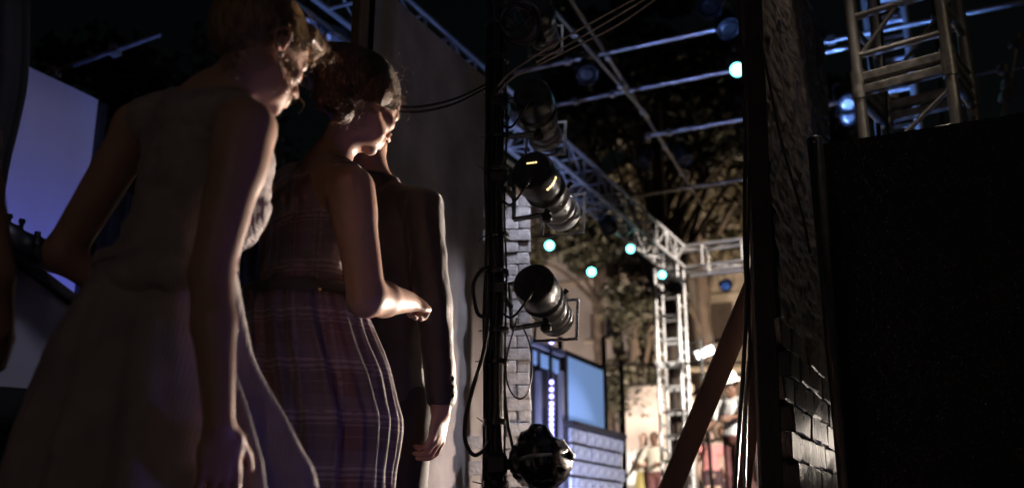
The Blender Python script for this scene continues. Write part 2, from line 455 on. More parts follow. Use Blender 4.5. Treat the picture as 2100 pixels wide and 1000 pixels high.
# along the left side of the stage, from above the watchers to the corner
box_truss('long box truss running away above the stage to the corner tower', J - U * 10.6, U, 10.43, V, ZZ, .33, .46, M['alu_paint'], zig=(0, 1, 3))
box_truss('pale box truss crossing the back of the stage behind the black post', J - V * .165, V, 6.0, U, ZZ, .33, .62, M['alu_paint'], zig=(0, 2), rung=True)

def ladder_tower(label, base, e1, e2, size, z0, z1, step, mat_, rch=.024, rbr=.016, depth=None):
    base = Vector((base[0], base[1], z0)); root = empty('truss_tower', base, label, 'truss')
    depth = depth or size; c = [base, base + e1 * size, base + e1 * size + e2 * depth, base + e2 * depth]
    for q in c: bar(root, 'chord', q, q + ZZ * (z1 - z0), rch, mat_)
    n = int((z1 - z0) / step)
    for k in range(n + 1):
        for i in range(4):
            z = ZZ * (.06 + k * step + (.0 if i % 2 == 0 else step * .5))
            if z.z < z1 - z0: bar(root, 'rung', c[i] + z, c[(i + 1) % 4] + z, rbr, mat_)
    return root
tb = P(1352, 800, 14.35)
t_ = ladder_tower('white ladder tower standing under the corner of the two trusses', tb, V, U, .34, .8, TZ - .2, .345, M['alu_paint'], .027, .022)
jz = P(1352, 745, 14.35).z
for q in (tb, tb + V * .34):
    MB().box((q.x, q.y, jz), (.085, .085, .07), (V, U, ZZ), .01).build('joint', M['alu_paint'], t_)
MB().box(tb + V * .17 - U * .03 + ZZ * (jz - tb.z - .05), (.34, .03, .06), (V, U, ZZ)).build('joint_plate', M['alu_paint'], t_)

# near tower behind the black flat, and the blue-lit one behind it
d3 = Vector((math.cos(rad(37)), -math.sin(rad(37)), 0)); n3 = Vector((math.sin(rad(37)), math.cos(rad(37)), 0))
tl = P(1757, 140, 4.25)
near = empty('truss_tower', (tl.x, tl.y, 0), 'worn aluminium tower rising behind the black flat at right', 'truss')
cs = [tl, tl + d3 * .40, tl + d3 * .40 + n3 * .4, tl + n3 * .4]
for q in cs: bar(near, 'chord', (q.x, q.y, 0), (q.x, q.y, 4.6), .027, M['alu_old'])
zr = [P(1760, y, 4.25).z for y in (38, 118, 188, 300, 420, 560)]
for k, z in enumerate(zr):
    for i in range(4):
        a, b_ = cs[i].copy(), cs[(i + 1) % 4].copy(); a.z = b_.z = z - (.05 if i % 2 else 0)
        bar(near, 'rung', a, b_, .017, M['alu_old'])
zj = P(1765, 176, 4.25).z
for i in range(4):
    a, b_ = cs[i], cs[(i + 1) % 4]
    ax = (b_ - a).normalized()
    for dz, hh in ((.032, .05), (-.032, .05)):
        m_ = (a + b_) / 2; MB().box((m_.x, m_.y, zj + dz), (.37, .035, hh), (ax, ZZ.cross(ax), ZZ), .012).build('joint_plate', M['alu_old'], near)
for q in cs:
    MB().cyl((q.x, q.y, zj - .07), (q.x, q.y, zj + .07), .034, 12).build('collar', M['alu_old'], near)
for (a, b_) in ((cs[0], cs[1]), (cs[3], cs[2]), (cs[1], cs[2])):
    bar(near, 'brace', (a.x, a.y, zj - .42), (b_.x, b_.y, zj - .12), .011, M['alu_old'])
    bar(near, 'brace', (a.x, a.y, zj + .12), (b_.x, b_.y, zj + .55), .011, M['alu_old'])
for k, (px, top) in enumerate(((1782, 95), (1800, -20), (1912, -20))):
    a = P(px, top, 4.5); b_ = P(px + 22, 300, 4.5)
    MB().tube(spline([a, (a + b_) / 2 + Vector((.008, 0, 0)), b_], 6), .012 if k != 1 else .007, 8).build('tower_cable', M['cable'], near)
fb = P(1788, 140, 8.6)
ladder_tower('blue-lit ladder tower far behind the worn aluminium tower', (fb.x, fb.y), V, U, .34, 0, 6.6, .235, M['alu_paint'], .03, .022)
# blue lantern that lights it, low on the deck behind the black flat
par_can((2.2, 7.6, .35), (3.0, 8.4, 3.6), 'blue lantern on the deck under the far right tower', M['blue_lens'], 1300, (.16, .34, 1.0), 36, .9)
par_can((1.9, 5.1, .35), (1.62, 4.45, 2.9), 'blue lantern on the deck at the foot of the worn tower', M['blue_lens'], 70, (.18, .36, 1.0), 40, .9)

# overhead pipes of the lighting rig
def pipe(label, pts, r, m, joints=()):
    root = empty('rig_pipe', pts[0], label, 'pipe', None)
    bar(root, 'tube', pts[0], pts[1], r, m)
    d = (Vector(pts[1]) - Vector(pts[0])).normalized(); e1, e2 = perp(d)
    for t in joints:
        c = Vector(pts[0]).lerp(Vector(pts[1]), t)
        MB().box(c, (.075, .075, .085), (d, e1, e2), .012).build('coupler', M['alu_old'], root)
    return root
GZ = 5.6
def zline(px, py, L0, L1, d=V):
    c = Pz(px, py, GZ); return [c - d * L0, c + d * L1]
pipe('nearest of the rig pipes crossing high right of the hung lanterns', zline(1330, 90, 1.6, 1.7), .024, M['alu'], (.2, .3))
pipe('second rig pipe, the one carrying the small teal lamp', zline(1330, 178, 2.0, 2.3), .026, M['alu'], (.25, .36))
pipe('third rig pipe, ending above the tree at the black post', zline(1335, 277, 0.05, 3), .03, M['alu'], (.004, .1))
pipe('farthest and faintest rig pipe, low above the lit tree', zline(1430, 382, 2.0, 3), .03, M['alu_old'], (.1, .2))
pu = [Pz(1165, -10, GZ + .07), Pz(1425, 395, GZ + .07)]
pipe('rig pipe running away over the crossing pipes', [pu[0] - (pu[1] - pu[0]) * .15, pu[1] + (pu[1] - pu[0]) * .1], .024, M['alu_old'], (.3, .5, .66, .8))
pipe('rig pipe sloping away past the top of the long truss', [P(1090, -30, 8.0), P(1330, 240, 11.2)], .022, M['alu_old'], (.3, .7))
pr = [Pz(1690, 86, 4.9), Pz(1690, 86, 4.9) + V * 3.2]
pipe('rig pipe passing behind the worn tower at the top right', pr, .024, M['alu_old'], (.02, .3))
pipe('thin dangling boom pipe at the top right corner', [P(2088, 70, 6.0), P(2056, 245, 6.0)], .014, M['alu_old'], (.12, .6, .75))
pipe('rig pipe at the top right behind the dangling boom', [P(1960, 158, 7.5), P(2160, 128, 7.0)], .016, M['alu_old'], (.5,))
pl_ = [Pz(600, 0, TZ + .15) - U * .6, Pz(600, 0, TZ + .15) + U * 5.2]
pipe('blue-lit rig pipe above the heads of the two nearest people', pl_, .026, M['alu'], (.2, .4))
pipe('dim pipe slanting up across the dark at top left', [P(20, 180, 6.5), P(330, 70, 6.2)], .02, M['alu_old'], (.3, .7))

box_truss('truss above the left edge of the picture, throwing a lattice shadow on the screen', Vector((-2.3, 3.1, 3.05)), Vector((.9, .43, 0)).normalized(), 1.8, Vector((-.43, .9, 0)).normalized(), ZZ, .3, .3, M['alu_paint'], rch=.02)
# teal lamps hung along the long truss
teal = [(1127, 503, 11.0, 'teal lamp shining nearest the whitewashed bricks'), (1213, 557, 12.0, 'lowest of the teal lamps, left of the truss lights'),
        (1293, 510, 12.9, 'teal lamp hung under the middle of the long truss'), (1358, 563, 13.9, 'teal lamp hung at the head of the white ladder tower')]
for (px, py, Y, lab) in teal:
    p = P(px, py, Y)
    par_can(p, CAM + Vector((.4, 1.0, 1.0)), lab, M['teal_lens'], 2, (.3, .6, 1.0), 50, .56, hang=max(TZ - .165, p.z + .3), group='teal lamps on the truss')
p = Pz(1512, 143, GZ - .3)
par_can(p, CAM + Vector((.6, 1, 1)), 'small teal lamp high beside the black post', M['teal_lens'], 4, (.3, .8, 1.0), 50, .75, hang=GZ)
# unlit lanterns hung along the same truss and the pipes
dark_l = [(1250, 470, 12.1, 'dark lantern under the long truss, left of the middle teal lamp', (.3, -.6, -1), .0),
          (1385, 590, 14.0, 'dark lantern clustered at the head of the ladder tower', (-.4, -1, -.8), 0),
          (1372, 575, 14.6, 'dark lantern tucked behind the tower cluster', (.5, -1, -1.2), 0)]
for (px, py, Y, lab, d, _) in dark_l:
    p = P(px, py, Y); par_can(p, p + Vector(d), lab, M['lamp_body'], s=1.0, hang=TZ - .165)
for (px, py, lab, d) in [(1205, 155, 'dark ring-fronted lantern on the second rig pipe', (.1, -.8, -1)), (1315, 335, 'dark lantern under the rig pipe left of the third pipe', (-.5, -.3, -1)),
                         (1405, 330, 'dark lantern hanging against the lit tree', (.3, -.3, -1)), (1455, 18, 'blue-edged lantern at the top beside the black post', (-.2, -.5, -1)),
                         (1495, 60, 'lantern dangling just left of the black post top', (.2, -.6, -1))]:
    p = Pz(px, py, GZ - .35); par_can(p, p + Vector(d), lab, M['lamp_body'], s=1.05, hang=GZ)
# pale small lanterns right of the stucco pillar
p = P(1741, 214, 9.5); par_can(p, p + Vector((-.2, -1, -.9)), 'upper of two pale lanterns beside the stucco pillar', M['alu'], s=1.0, hang=5.0)
p = P(1741, 240, 9.9); par_can(p, p + Vector((-.2, -1, -.6)), 'lower of two pale lanterns beside the stucco pillar', M['alu'], s=.9, hang=5.0)
# two blue-lit lanterns on the rig pipe above the heads
for (px, py, lab) in ((690, 82, 'blue-lit lantern right of the pipe above the heads'), (640, 55, 'blue-lit lantern behind the pipe above the heads')):
    p = P(px, py, 8.2); par_can(p, p + Vector((.5, -.6, -1)), lab, M['alu'], s=1.15, hang=TZ + .3)
# blue deck lanterns that colour the trusses
par_can((.35, 8.6, .35), (.9, 11.2, 4.4), 'blue lantern on the deck below the long truss', M['blue_lens'], 300, (.36, .46, 1.0), 75, 1.0)
par_can((-.9, 6.4, .35), (-1.0, 8.0, 4.6), 'blue lantern on the deck behind the grey canvas flat', M['blue_lens'], 190, (.18, .34, 1.0), 85, 1.0)

# ------------------------------------------------------------------ stage spots (high, outside the picture on the right)
par_can((6.0, 8.0, 5.2), (4.4, 19.5, 2.2), 'warm spot high on the right side of the rig', M['warm_lens'], 12000, (1.0, .90, .80), 26, 1.2, hang=5.6)
par_can((7.5, 11.0, 5.3), (2.4, 14.6, 3.6), 'warm spot high on the right aimed at the corner tower', M['warm_lens'], 3500, (1.0, .88, .78), 34, 1.2, hang=5.7)
par_can((6.2, 5.5, 4.6), (2.75, 13.0, 2.1), 'white follow spot high on the right aimed at the hatted figure', M['warm_lens'], 10000, (1.0, .93, .85), 22, 1.2, hang=5.2)
# uplight for the tree and house behind
stand_lamp((5.2, 21.0, 1.7), (4.4, 25, 8.0), 'warm floodlight on a stand at the back of the stage under the trees', 4200, (1.0, .80, .58), 125, .8)

# ------------------------------------------------------------------ grey canvas flat behind the suited person
W0 = P(1000, 560, 5.34); W0.z = 0
tw = hit(905, 80, W0, V).z
a = hit(748, 500, W0, V); a.z = 0
L = (W0 + U * .12 - a).dot(U)
root = empty('canvas_flat', a, 'tall grey canvas flat behind the person in the suit', 'flat')
nu, nz = 60, 90
vs = []; fs = []
for j in range(nz + 1):
    for i in range(nu + 1):
        s = i / nu * L; z = .02 + j / nz * (tw - .02)
        d = .006 * mnoise.noise(Vector((s * 3, z * .7, 1))) + .004 * mnoise.noise(Vector((s * 9, z * 2, 4)))
        if abs(s - L * .56) < .012: d -= .006
        vs.append(a + U * s + V * d + ZZ * z)
for j in range(nz):
    for i in range(nu):
        k = j * (nu + 1) + i; fs.append((k, k + 1, k + nu + 2, k + nu + 1))
obj_np('canvas', vs, fs, M['canvas'], root)
MB().box(a + U * L / 2 - V * .05 + ZZ * tw / 2, (L, .05, tw - .04), (U, V, ZZ)).build('frame', M['dark_timber'], root)
yp = hit(736, 60, W0, V); yp.z = 0
post = MB().box(yp + ZZ * 1.9 + V * .005, (.075, .05, 3.8), (U, V, ZZ), .005).build('timber_post', M['timber'])
tag(post, 'weathered yellow-brown timber post at the edge of the canvas flat', 'post')
# sagging cables in front of the canvas
for k, (dy, sag, lab) in enumerate(((0, 14, 'upper of two black cables sagging across the canvas flat'), (7, 22, 'lower of two black cables sagging across the canvas flat'))):
    c_ = MB().tube(spline([P(780, 214 + dy, 4.0), P(850, 214 + dy + sag * .4, 4.0), P(930, 200 + dy + sag * .3, 4.0), P(1000, 172 + dy, 4.02)], 8), .006, 6)
    tag(c_.build('cable', M['cable']), lab, 'cable')

# ------------------------------------------------------------------ whitewashed brick flat behind the lamp post
BR = []
def brick_mesh(name, m, sx, sy, sz, seed, rough=.12):
    random.seed(seed); vs = []; n = 3
    me = bpy.data.meshes.new(name); mb = MB(); mb.box((0, 0, 0), (sx, sy, sz), bev=min(sx, sy, sz) * .08)
    v = [tuple(c + random.uniform(-1, 1) * rough * .3 * min(sx, sz) for c in q) for q in mb.v]
    me.from_pydata(v, [], mb.f); me.materials.append(m); return me
wb = [brick_mesh('brick', M['brick'], .121, .06, .0605, k) for k in range(6)]
Bo = P(1065, 700, 5.0); Bo.z = 0; bx = Vector((math.cos(rad(4)), -math.sin(rad(4)), 0)); bn = Vector((math.sin(rad(4)), math.cos(rad(4)), 0))
ztop = P(1065, 404, 5.0).z
root = empty('brick_flat', Bo, 'whitewashed brick flat behind the black lamp post', 'wall')
xr = P(1088, 700, 5.0).x - Bo.x
MB().box(Bo + bx * (xr - .115) + bn * .010 + ZZ * (ztop / 2 - .02), (.20, .05, ztop - .04), (bx, bn, ZZ)).build('backing', M['mortar'], root)
random.seed(5)
row = 0; z = .03
while z < ztop - .02:
    xl = (P(942 if row % 2 else 974, 850, 5.0).x if z < .98 else P(1002 if row % 2 else 1014, 500, 5.0).x) - Bo.x
    x = xr + random.uniform(-.006, .004)
    first = True
    while x > xl + random.uniform(.045, .065):
        wdt = .5 if (first and row % 2) else 1
        o = link('brick', random.choice(wb), root)
        xx = x - .0605 * wdt
        o.location = bx * (xx) + bn * random.uniform(-.008, .006) + ZZ * z
        o.rotation_euler = (random.uniform(-.02, .02), random.uniform(-.03, .03), -rad(4) + random.uniform(-.03, .03))
        o.scale = (wdt * random.uniform(.97, 1.03), random.uniform(.9, 1.15), random.uniform(.95, 1.06))
        x -= .121 * wdt + .004
        first = False
    z += .0625; row += 1

# ------------------------------------------------------------------ black steel lamp post with cables
pa = P(1019, 500, 4.0); pb = Vector((pa.x, pa.y, 0))
root = empty('lamp_post', pb, 'black steel lamp post wrapped in cables, between canvas and stage', 'post')
bar(root, 'pipe', pb, pb + ZZ * 3.6, .030, M['black'])
MB().lathe(pb, ZZ, [(0, .2), (.02, .2), (.03, .06), (.08, .045)], 20).build('base_plate', M['black'], root)
random.seed(21)
for k in range(7):
    q = [2.6, 3.4, 4.2, 1.4, .3, 5.2, 3.0][k]; r0 = [.040, .042, .038, .04, .038, .037, .050][k]
    pts = []
    for j in range(19):
        z = j * .2; w = .25 * math.sin(j * 1.3 + k * 2)
        pts.append(pb + Vector((math.cos(q + w) * (r0 + .003 * math.sin(j * 2.1 + k)), math.sin(q + w) * (r0), z)))
    MB().tube(spline(pts, 4), [.0075, .006, .009, .006, .005, .007, .006][k], 6).build('cable', M['cable'], root)
for k in range(13):
    z = .75 + k * .2 + random.uniform(-.06, .06)
    MB().lathe(pb + ZZ * z, ZZ, [(0, .0500), (.004, .0515), (.018, .0515), (.022, .05)], 18).build('cable_tie', M['tape'], root)
    e = pb + ZZ * (z + .01) + Vector((-.05, -.02, 0)); bar(root, 'tie_tail', e, e + Vector((-.02 - random.random() * .03, -.01, random.uniform(-.03, .03))), .0022, M['tape'])
def drape(pts, r, lab, n=8, name='cable', m='cable'):
    return tag(MB().tube(spline([P(*q) for q in pts], n), r, 8).build(name, M[m]), lab, 'cable')
drape([(1005, 545, 3.93), (985, 556, 3.92), (971, 582, 3.92), (973, 615, 3.92), (982, 645, 3.93), (1005, 650, 3.94)], .0085, 'short thick cable loop on the left of the lamp post')
drape([(1000, 560, 3.9), (1000, 640, 3.9), (992, 720, 3.9), (968, 800, 3.9), (955, 860, 3.9), (955, 905, 3.9), (972, 932, 3.91), (992, 922, 3.93), (1004, 905, 3.95)], .0085, 'long thick cable drooping left of the lamp post')
drape([(1035, 800, 3.94), (1042, 870, 3.93), (1052, 925, 3.93), (1045, 960, 3.95)], .006, 'thin cable hanging right of the lamp post down to the wrapped lantern')
drape([(1060, 652, 3.98), (1042, 720, 3.97), (1038, 770, 3.97), (1050, 806, 3.97), (1068, 817, 3.97), (1084, 800, 3.97), (1091, 755, 3.98), (1086, 705, 4.0), (1070, 665, 4.0)], .0035, 'thin safety wire loop hanging under the middle lantern')
for k, pts in enumerate(([(1020, 178, 3.9), (1060, 140, 3.85), (1180, 66, 3.7), (1325, -14, 3.5)], [(1100, 128, 3.85), (1200, 72, 3.7), (1345, -14, 3.5)],
                         [(1022, 190, 3.9), (1052, 160, 3.88), (1100, 136, 3.8), (1180, 96, 3.7), (1270, 50, 3.6), (1362, -14, 3.5)])):
    drape(pts, .0042, ['topmost of three taut wires running up from the lamp post', 'middle of three taut wires running up from the lamp post', 'lowest of three taut wires running up from the lamp post'][k], name='wire', m='rope')
# coil of cable hung at the top of the post
cc = P(1066, 48, 3.9); root2 = empty('cable_coil', cc, 'coil of black cable hung at the top of the lamp post', 'cable')
for k in range(5):
    r0 = .082 + .006 * k
    pts = [cc + Vector((math.cos(q) * r0 * .82, .02 * math.sin(q * 2 + k) + .006 * k, math.sin(q) * r0 + .004 * k)) for q in [i * 2 * math.pi / 28 for i in range(28)]]
    MB().tube(pts, .0075, 7, closed=True).build('turn', M['cable'], root2)

# ------------------------------------------------------------------ profile lanterns clamped on the post
def profile_lantern(back, front, label, s=1.0, lit=True, watts=60, gel=True, up=ZZ, target=None, frame=True):
    back = Vector(back); front = Vector(front); d = (front - back).normalized(); L = (front - back).length
    e1 = d.cross(up).normalized(); e2 = e1.cross(d).normalized()
    root = empty('profile_lantern', back.lerp(front, .4), label, 'stage light')
    h = L * .42
    MB().lathe(back, d, [(0, .088 * s), (.003, .093 * s), (.010, .097 * s), (.05, .100 * s), (.10, .102 * s), (.105, .094 * s), (h * .75, .09 * s), (h * .78, .1 * s), (h * .86, .1 * s), (h * .9, .085 * s)], 28).build('lamp_housing', M['lamp_body'], root)
    MB().lathe(back + d * (h * .88), d, [(0, .088 * s), (L * .12, .084 * s), (L * .13, .092 * s), (L * .16, .092 * s), (L * .17, .082 * s), (L * .30, .08 * s), (L * .31, .088 * s), (L * .34, .088 * s), (L * .35, .08 * s)], 28).build('barrel', M['lamp_steel'], root)
    o = MB(); f0 = back + d * (h * .88 + L * .35)
    o.lathe(f0, d, [(0, .069 * s), (.01, .09 * s), (L * .12, .092 * s), (L * .12, .08 * s), (.02, .07 * s)], 28, cap=False)
    o.build('lens_tube', M['lamp_steel'], root)
    MB().lathe(f0 + d * (L * .08), d, [(0, .0735 * s), (.004, .0735 * s)], 24).build('lens', M['warm_lens'] if lit else M['glass'], root)
    for k in range(6):    # cooling fins and rivets along the body
        q = k * math.pi / 3 + .3; c = back + d * (h * 1.25) + (e1 * math.cos(q) + e2 * math.sin(q)) * .075 * s
        t_ = e1 * math.cos(q) + e2 * math.sin(q)
        MB().box(c, (L * .22, .006, .02 * s), (d, d.cross(t_), t_), .002).build('rib', M['lamp_steel'], root)
    if frame:   # gel frame at the front
        fr = f0 + d * (L * .14); w = .105 * s
        for (p, q) in ((-1, 0), (1, 0), (0, -1), (0, 1)):
            c = fr + e1 * p * w + e2 * q * w
            MB().box(c, ((.012 if p else 2 * w + .012), .006, (.012 if q else 2 * w - .012)), (e1, d, e2)).build('gel_frame', M['lamp_steel'], root)
        if gel: MB().lathe(fr - d * .006, d, [(0, .08 * s), (.002, .08 * s)], 24).build('gel', M['gel'], root)
    if lit:     # light leaking from the vents of the cap
        for k in range(9):
            q = -.9 + k * .16 if k < 5 else 1.9 + (k - 5) * .2
            t_ = e1 * math.cos(q) + e2 * math.sin(q)
            MB().box(back + d * .052 + t_ * .101 * s, (.012, .0022, .012 * s), (d, t_, d.cross(t_)), .0005).build('vent', M['warm_slot'], root)
        for k in range(4):
            MB().box(back - d * .001 + e2 * .035 * s + e1 * (k - 1.5) * .013 * s, (.008 * s, .004, .006 * s), (e1, d, e2)).build('vent', M['warm_slot'], root)
        for k in range(5):
            q = -2.3 + k * .32; t_ = e1 * math.cos(q) + e2 * math.sin(q)
            MB().box(f0 + d * (L * .115) + t_ * .0825 * s, (.008, .008, .018 * s), (d, t_, d.cross(t_)), .001).build('vent', M['warm_slot'], root)
    # yoke, knobs, handles, clamp to the pipe
    m = back + d * (h * .95); pc = Vector((pb.x, pb.y, m.z + .02))
    w = .118 * s
    toward = (pc - m); toward -= d * toward.dot(d); toward.normalize(); sd = d.cross(toward).normalized()
    yk = MB()
    for sg in (-1, 1):
        yk.box(m + sd * sg * w + toward * .075 * s, (.19 * s, .008, .035), (toward, sd, d), .002)
    yk.box(m + toward * .165 * s, (.008, 2 * w, .035), (toward, sd, d), .002); yk.build('yoke', M['black'], root)
    for sg in (-1, 1):
        MB().lathe(m + sd * sg * (w - .02), sd * sg, [(0, .012), (.03, .012), (.03, .024), (.055, .022), (.058, .01)], 10).build('knob', M['black'], root)
    bar(root, 'spigot', m + toward * .165 * s, pc, .013, M['black'])
    MB().box(pc, (.085, .085, .06), bev=.012).build('clamp', M['black'], root)
    for sg in (-1, 1):
        c = back + d * (h * 1.5) + (e2 * .8 + e1 * .6 * sg).normalized() * .075 * s
        MB().cyl(c, c + (e2 * .8 + e1 * .6 * sg).normalized() * .055 * s, .009, 8, .012).build('shutter_handle', M['black'], root)
    MB().tube(spline([back + e2 * -.05 * s, back - d * .05 - e2 * .11 * s, back.lerp(pc, .6) - ZZ * .13, pc - ZZ * .07], 8), .0055, 6).build('cable_tail', M['cable'], root)
    if lit and watts:
        spot(root, f0 + d * (L * .14 + .012), target if target is not None else front + d * 5, watts, (1.0, .82, .62), 30, .3, .05)
    return root
stage_t = Vector((3.3, 15, 1.6))
profile_lantern(P(1090, 348, 3.92), P(1165, 455, 4.38), 'lit profile lantern with glowing vents, upper middle of the post', .93, True, 120, target=stage_t)
profile_lantern(P(1093, 578, 3.95), P(1148, 668, 4.36), 'profile lantern with a square colour frame, lower middle of the post', .90, False, 0, target=stage_t)
profile_lantern(P(1090, 190, 3.92), P(1124, 300, 4.3), 'dark profile lantern below the wires near the top of the post', .85, False, 0)
profile_lantern(P(1100, 10, 4.0), P(1122, 95, 4.3), 'dark profile lantern at the very top beside the cable coil', .75, False, 0)

# lantern wrapped in black plastic at the foot of the picture
wc = P(1108, 945, 3.95); root = empty('wrapped_lantern', wc, 'lantern wrapped in black plastic at the foot of the lamp post', 'stage light')
vs = []; fs = []; na, nb = 40, 28
for j in range(nb + 1):
    th = math.pi * j / nb
    for i in range(na):
        ph = 2 * math.pi * i / na
        n_ = Vector((math.sin(th) * math.cos(ph), math.sin(th) * math.sin(ph), math.cos(th)))
        cr = abs(mnoise.noise(n_ * 2.6 + Vector((3, 1, 2)))) * .22 + abs(mnoise.noise(n_ * 6)) * .09
        r = .118 * (1.02 - cr)
        q = Vector((n_.x * r * 1.08, n_.y * r * 1.25, n_.z * r * .98))
        if n_.z > .75: q += Vector((-.012, 0, (n_.z - .75) * .13))
        vs.append(wc + q)
for j in range(nb):
    for i in range(na):
        k = (i + 1) % na; fs.append((j * na + i, j * na + k, (j + 1) * na + k, (j + 1) * na + i))
obj_np('plastic_wrap', vs, fs, M['wrap'], root)
pc = Vector((pb.x, pb.y, wc.z - .01)); bar(root, 'spigot', wc + Vector((-.05, 0, -.01)), pc, .02, M['black'])
MB().box(pc, (.09, .09, .09), bev=.015).build('clamp', M['black'], root)
MB().tube(spline([wc + Vector((-.08, -.11, .0)), wc + Vector((-.02, -.155, .01)), wc + Vector((.04, -.16, .012))], 6), .008, 8).build('handle', M['lamp_steel'], root)
MB().lathe(wc + Vector((.118, -.02, .02)), (1, 0, 0), [(0, .018), (.012, .02), (.014, .006)], 12).build('knob', M['lamp_steel'], root)
bar(root, 'strap', wc + Vector((.08, -.1, .075)), wc + Vector((.125, -.05, .02)), .005, M['lamp_steel'])

# ------------------------------------------------------------------ right side: post, stucco pillar, black flat, braces, cables
p0 = P(1538, -80, 3.4); p1 = P(1588, 1180, 3.4)
ax = (p0 - p1).normalized(); sx = Vector((1, 0, 0)); sx = (sx - ax * sx.dot(ax)).normalized(); sy = ax.cross(sx)
base = p1 - ax * (p1.z / ax.z)
Lp = (p0 - base).length + .3
o = MB().box(base + ax * Lp / 2, (.072, .045, Lp), (sx, sy, ax), .003).build('black_post', M['dark_timber'])
tag(o, 'black timber post standing left of the stucco pillar', 'post')

S0 = P(1588, 500, 3.44); S0.z = 0
root = empty('stucco_pillar', S0, 'dark glossy stucco pillar with brickwork at its foot', 'wall')
s_of = lambda px, py: (hit(px, py, S0, V) - S0).dot(U)
Ls = s_of(1698, 200); zmax = 3.3; zb = hit(1640, 690, S0, V).z
rows = [(r, s_of(px, py)) for r, px, py in ((0, 1672, -60), (1, 1674, 20), (2, 1692, 120), (3, 1698, 210), (4, 1698, 290))]
edge_z = [(hit(px, py, S0, V).z, s_of(px, py)) for px, py in ((1640, -260), (1668, -40), (1676, 30), (1692, 110), (1698, 190), (1700, 300))]
edge_z.sort()
ez = np.array([e[0] for e in edge_z]); es = np.array([e[1] for e in edge_z])
nu, nz = 44, 300; vs = []; fs = []
for j in range(nz + 1):
    z = zb - .05 + (zmax - zb + .05) * j / nz
    se = float(np.interp(z, ez, es)) + .012 * mnoise.noise(Vector((3, 1, z * 9))) + .006 * mnoise.noise(Vector((3, 7, z * 30)))
    for i in range(nu + 1):
        s = se * i / nu
        q = Vector((s * 60, z * 9, 3)); d = .020 * abs(mnoise.noise(q)) + .012 * abs(mnoise.noise(q * 2.7)) + .025 * max(0, mnoise.noise(Vector((s * 22, z * 16, 9))) - .25)
        if i == nu: d = -.05
        vs.append(S0 + U * s + V * (d) + ZZ * z)
for j in range(nz):
    for i in range(nu):
        k = j * (nu + 1) + i; fs.append((k, k + 1, k + nu + 2, k + nu + 1))
obj_np('stucco', vs, fs, M['stucco'], root)
MB().box(S0 + U * (Ls * .47) - V * .045 + ZZ * zmax / 2, (Ls * .9, .07, zmax), (U, V, ZZ)).build('core', M['dark_timber'], root)
db = [brick_mesh('brick', M['dbrick'], .172, .07, .089, 40 + k, .18) for k in range(5)]
random.seed(9); z = .05; row = 0
while z < zb + .02:
    s = -.07 + (row % 2) * .09
    while s < Ls * .93:
        o = link('brick', random.choice(db), root)
        o.location = U * (s + .085) + V * (random.uniform(-.024, -.014)) + ZZ * z
        o.rotation_euler = (random.uniform(-.02, .02), random.uniform(-.02, .02), math.pi / 2 - AZ + random.uniform(-.02, .02))
        o.scale = (1, random.uniform(.9, 1.2), random.uniform(.95, 1.04)); s += .18
    z += .096; row += 1
drape([(1558, 70, 3.36), (1578, 170, 3.38), (1600, 280, 3.4), (1628, 380, 3.42), (1648, 450, 3.42), (1662, 520, 3.42)], .0055, 'thin black cable slanting down the stucco pillar')

F0 = P(1676, 300, 3.28); F0.z = 0; nF = -U
zt = hit(1880, 268, F0, U).z
root = empty('black_flat', F0, 'big black masking flat filling the lower right', 'flat')
nu, nz = 120, 90; Wd = 1.7; vs = []; fs = []
for j in range(nz + 1):
    for i in range(nu + 1):
        s = Wd * i / nu; z = .01 + (zt - .01) * j / nz
        d = .007 * mnoise.noise(Vector((s * 7, z * 1.0, 2))) + .003 * mnoise.noise(Vector((s * 22, z * 2.5, 7)))
        vs.append(F0 + V * s - U * (.012 + d) + ZZ * z)
for j in range(nz):
    for i in range(nu):
        k = j * (nu + 1) + i; fs.append((k, k + 1, k + nu + 2, k + nu + 1))
obj_np('sheeting', vs, fs, M['panel'], root)
MB().box(F0 + V * Wd / 2 + ZZ * (zt / 2 - .01) + U * .012, (Wd, .02, zt - .02), (V, U, ZZ)).build('frame', M['matblack'], root)
pk = P(1672, 300, 3.24); MB().lathe((pk.x, pk.y, 0), ZZ, [(0, .027), (P(1672, 286, 3.24).z, .027), (P(1672, 282, 3.24).z, .022)], 18).build('corner_post', M['black'], root)
sc_ = P(1670, 291, 3.21); MB().lathe(sc_, -U, [(0, .004), (.004, .004)], 8).build('screw', M['alu'], root)

def board(a, b, w, t, lab, m, wdir=Vector((1, 0, 0))):
    a = Vector(a); b = Vector(b); ax = (b - a).normalized(); e = (wdir - ax * wdir.dot(ax)).normalized()
    o = MB().box((a + b) / 2, (w, t, (b - a).length), (e, ax.cross(e), ax), .003).build('brace_board', M[m]); return tag(o, lab, 'board')
A_, B_ = P(1375, 1000, 3.75), P(1552, 575, 3.55); dr = (A_ - B_).normalized()
board(A_ + dr * ((A_.z) / -dr.z), B_ - dr * .1, .078, .03, 'long brown brace board slanting up to the black post', 'brown_board')
A_, B_ = P(1521, 1000, 3.62), P(1562, 650, 3.52); dr = (A_ - B_).normalized()
board(A_ + dr * ((A_.z) / -dr.z), B_ - dr * .1, .062, .03, 'short steep brace board nearest the black post', 'brown_board')
drape([(1524, 120, 3.33), (1528, 300, 3.33), (1527, 480, 3.33), (1531, 620, 3.32), (1524, 760, 3.3), (1516, 880, 3.3), (1507, 1010, 3.3), (1505, 1120, 3.3)], .0075, 'thick black cable hanging left of the black post')
drape([(1536, 330, 3.33), (1534, 560, 3.33), (1537, 700, 3.32), (1530, 860, 3.31), (1527, 1010, 3.3), (1527, 1120, 3.3)], .005, 'thinner black cable hanging against the black post')

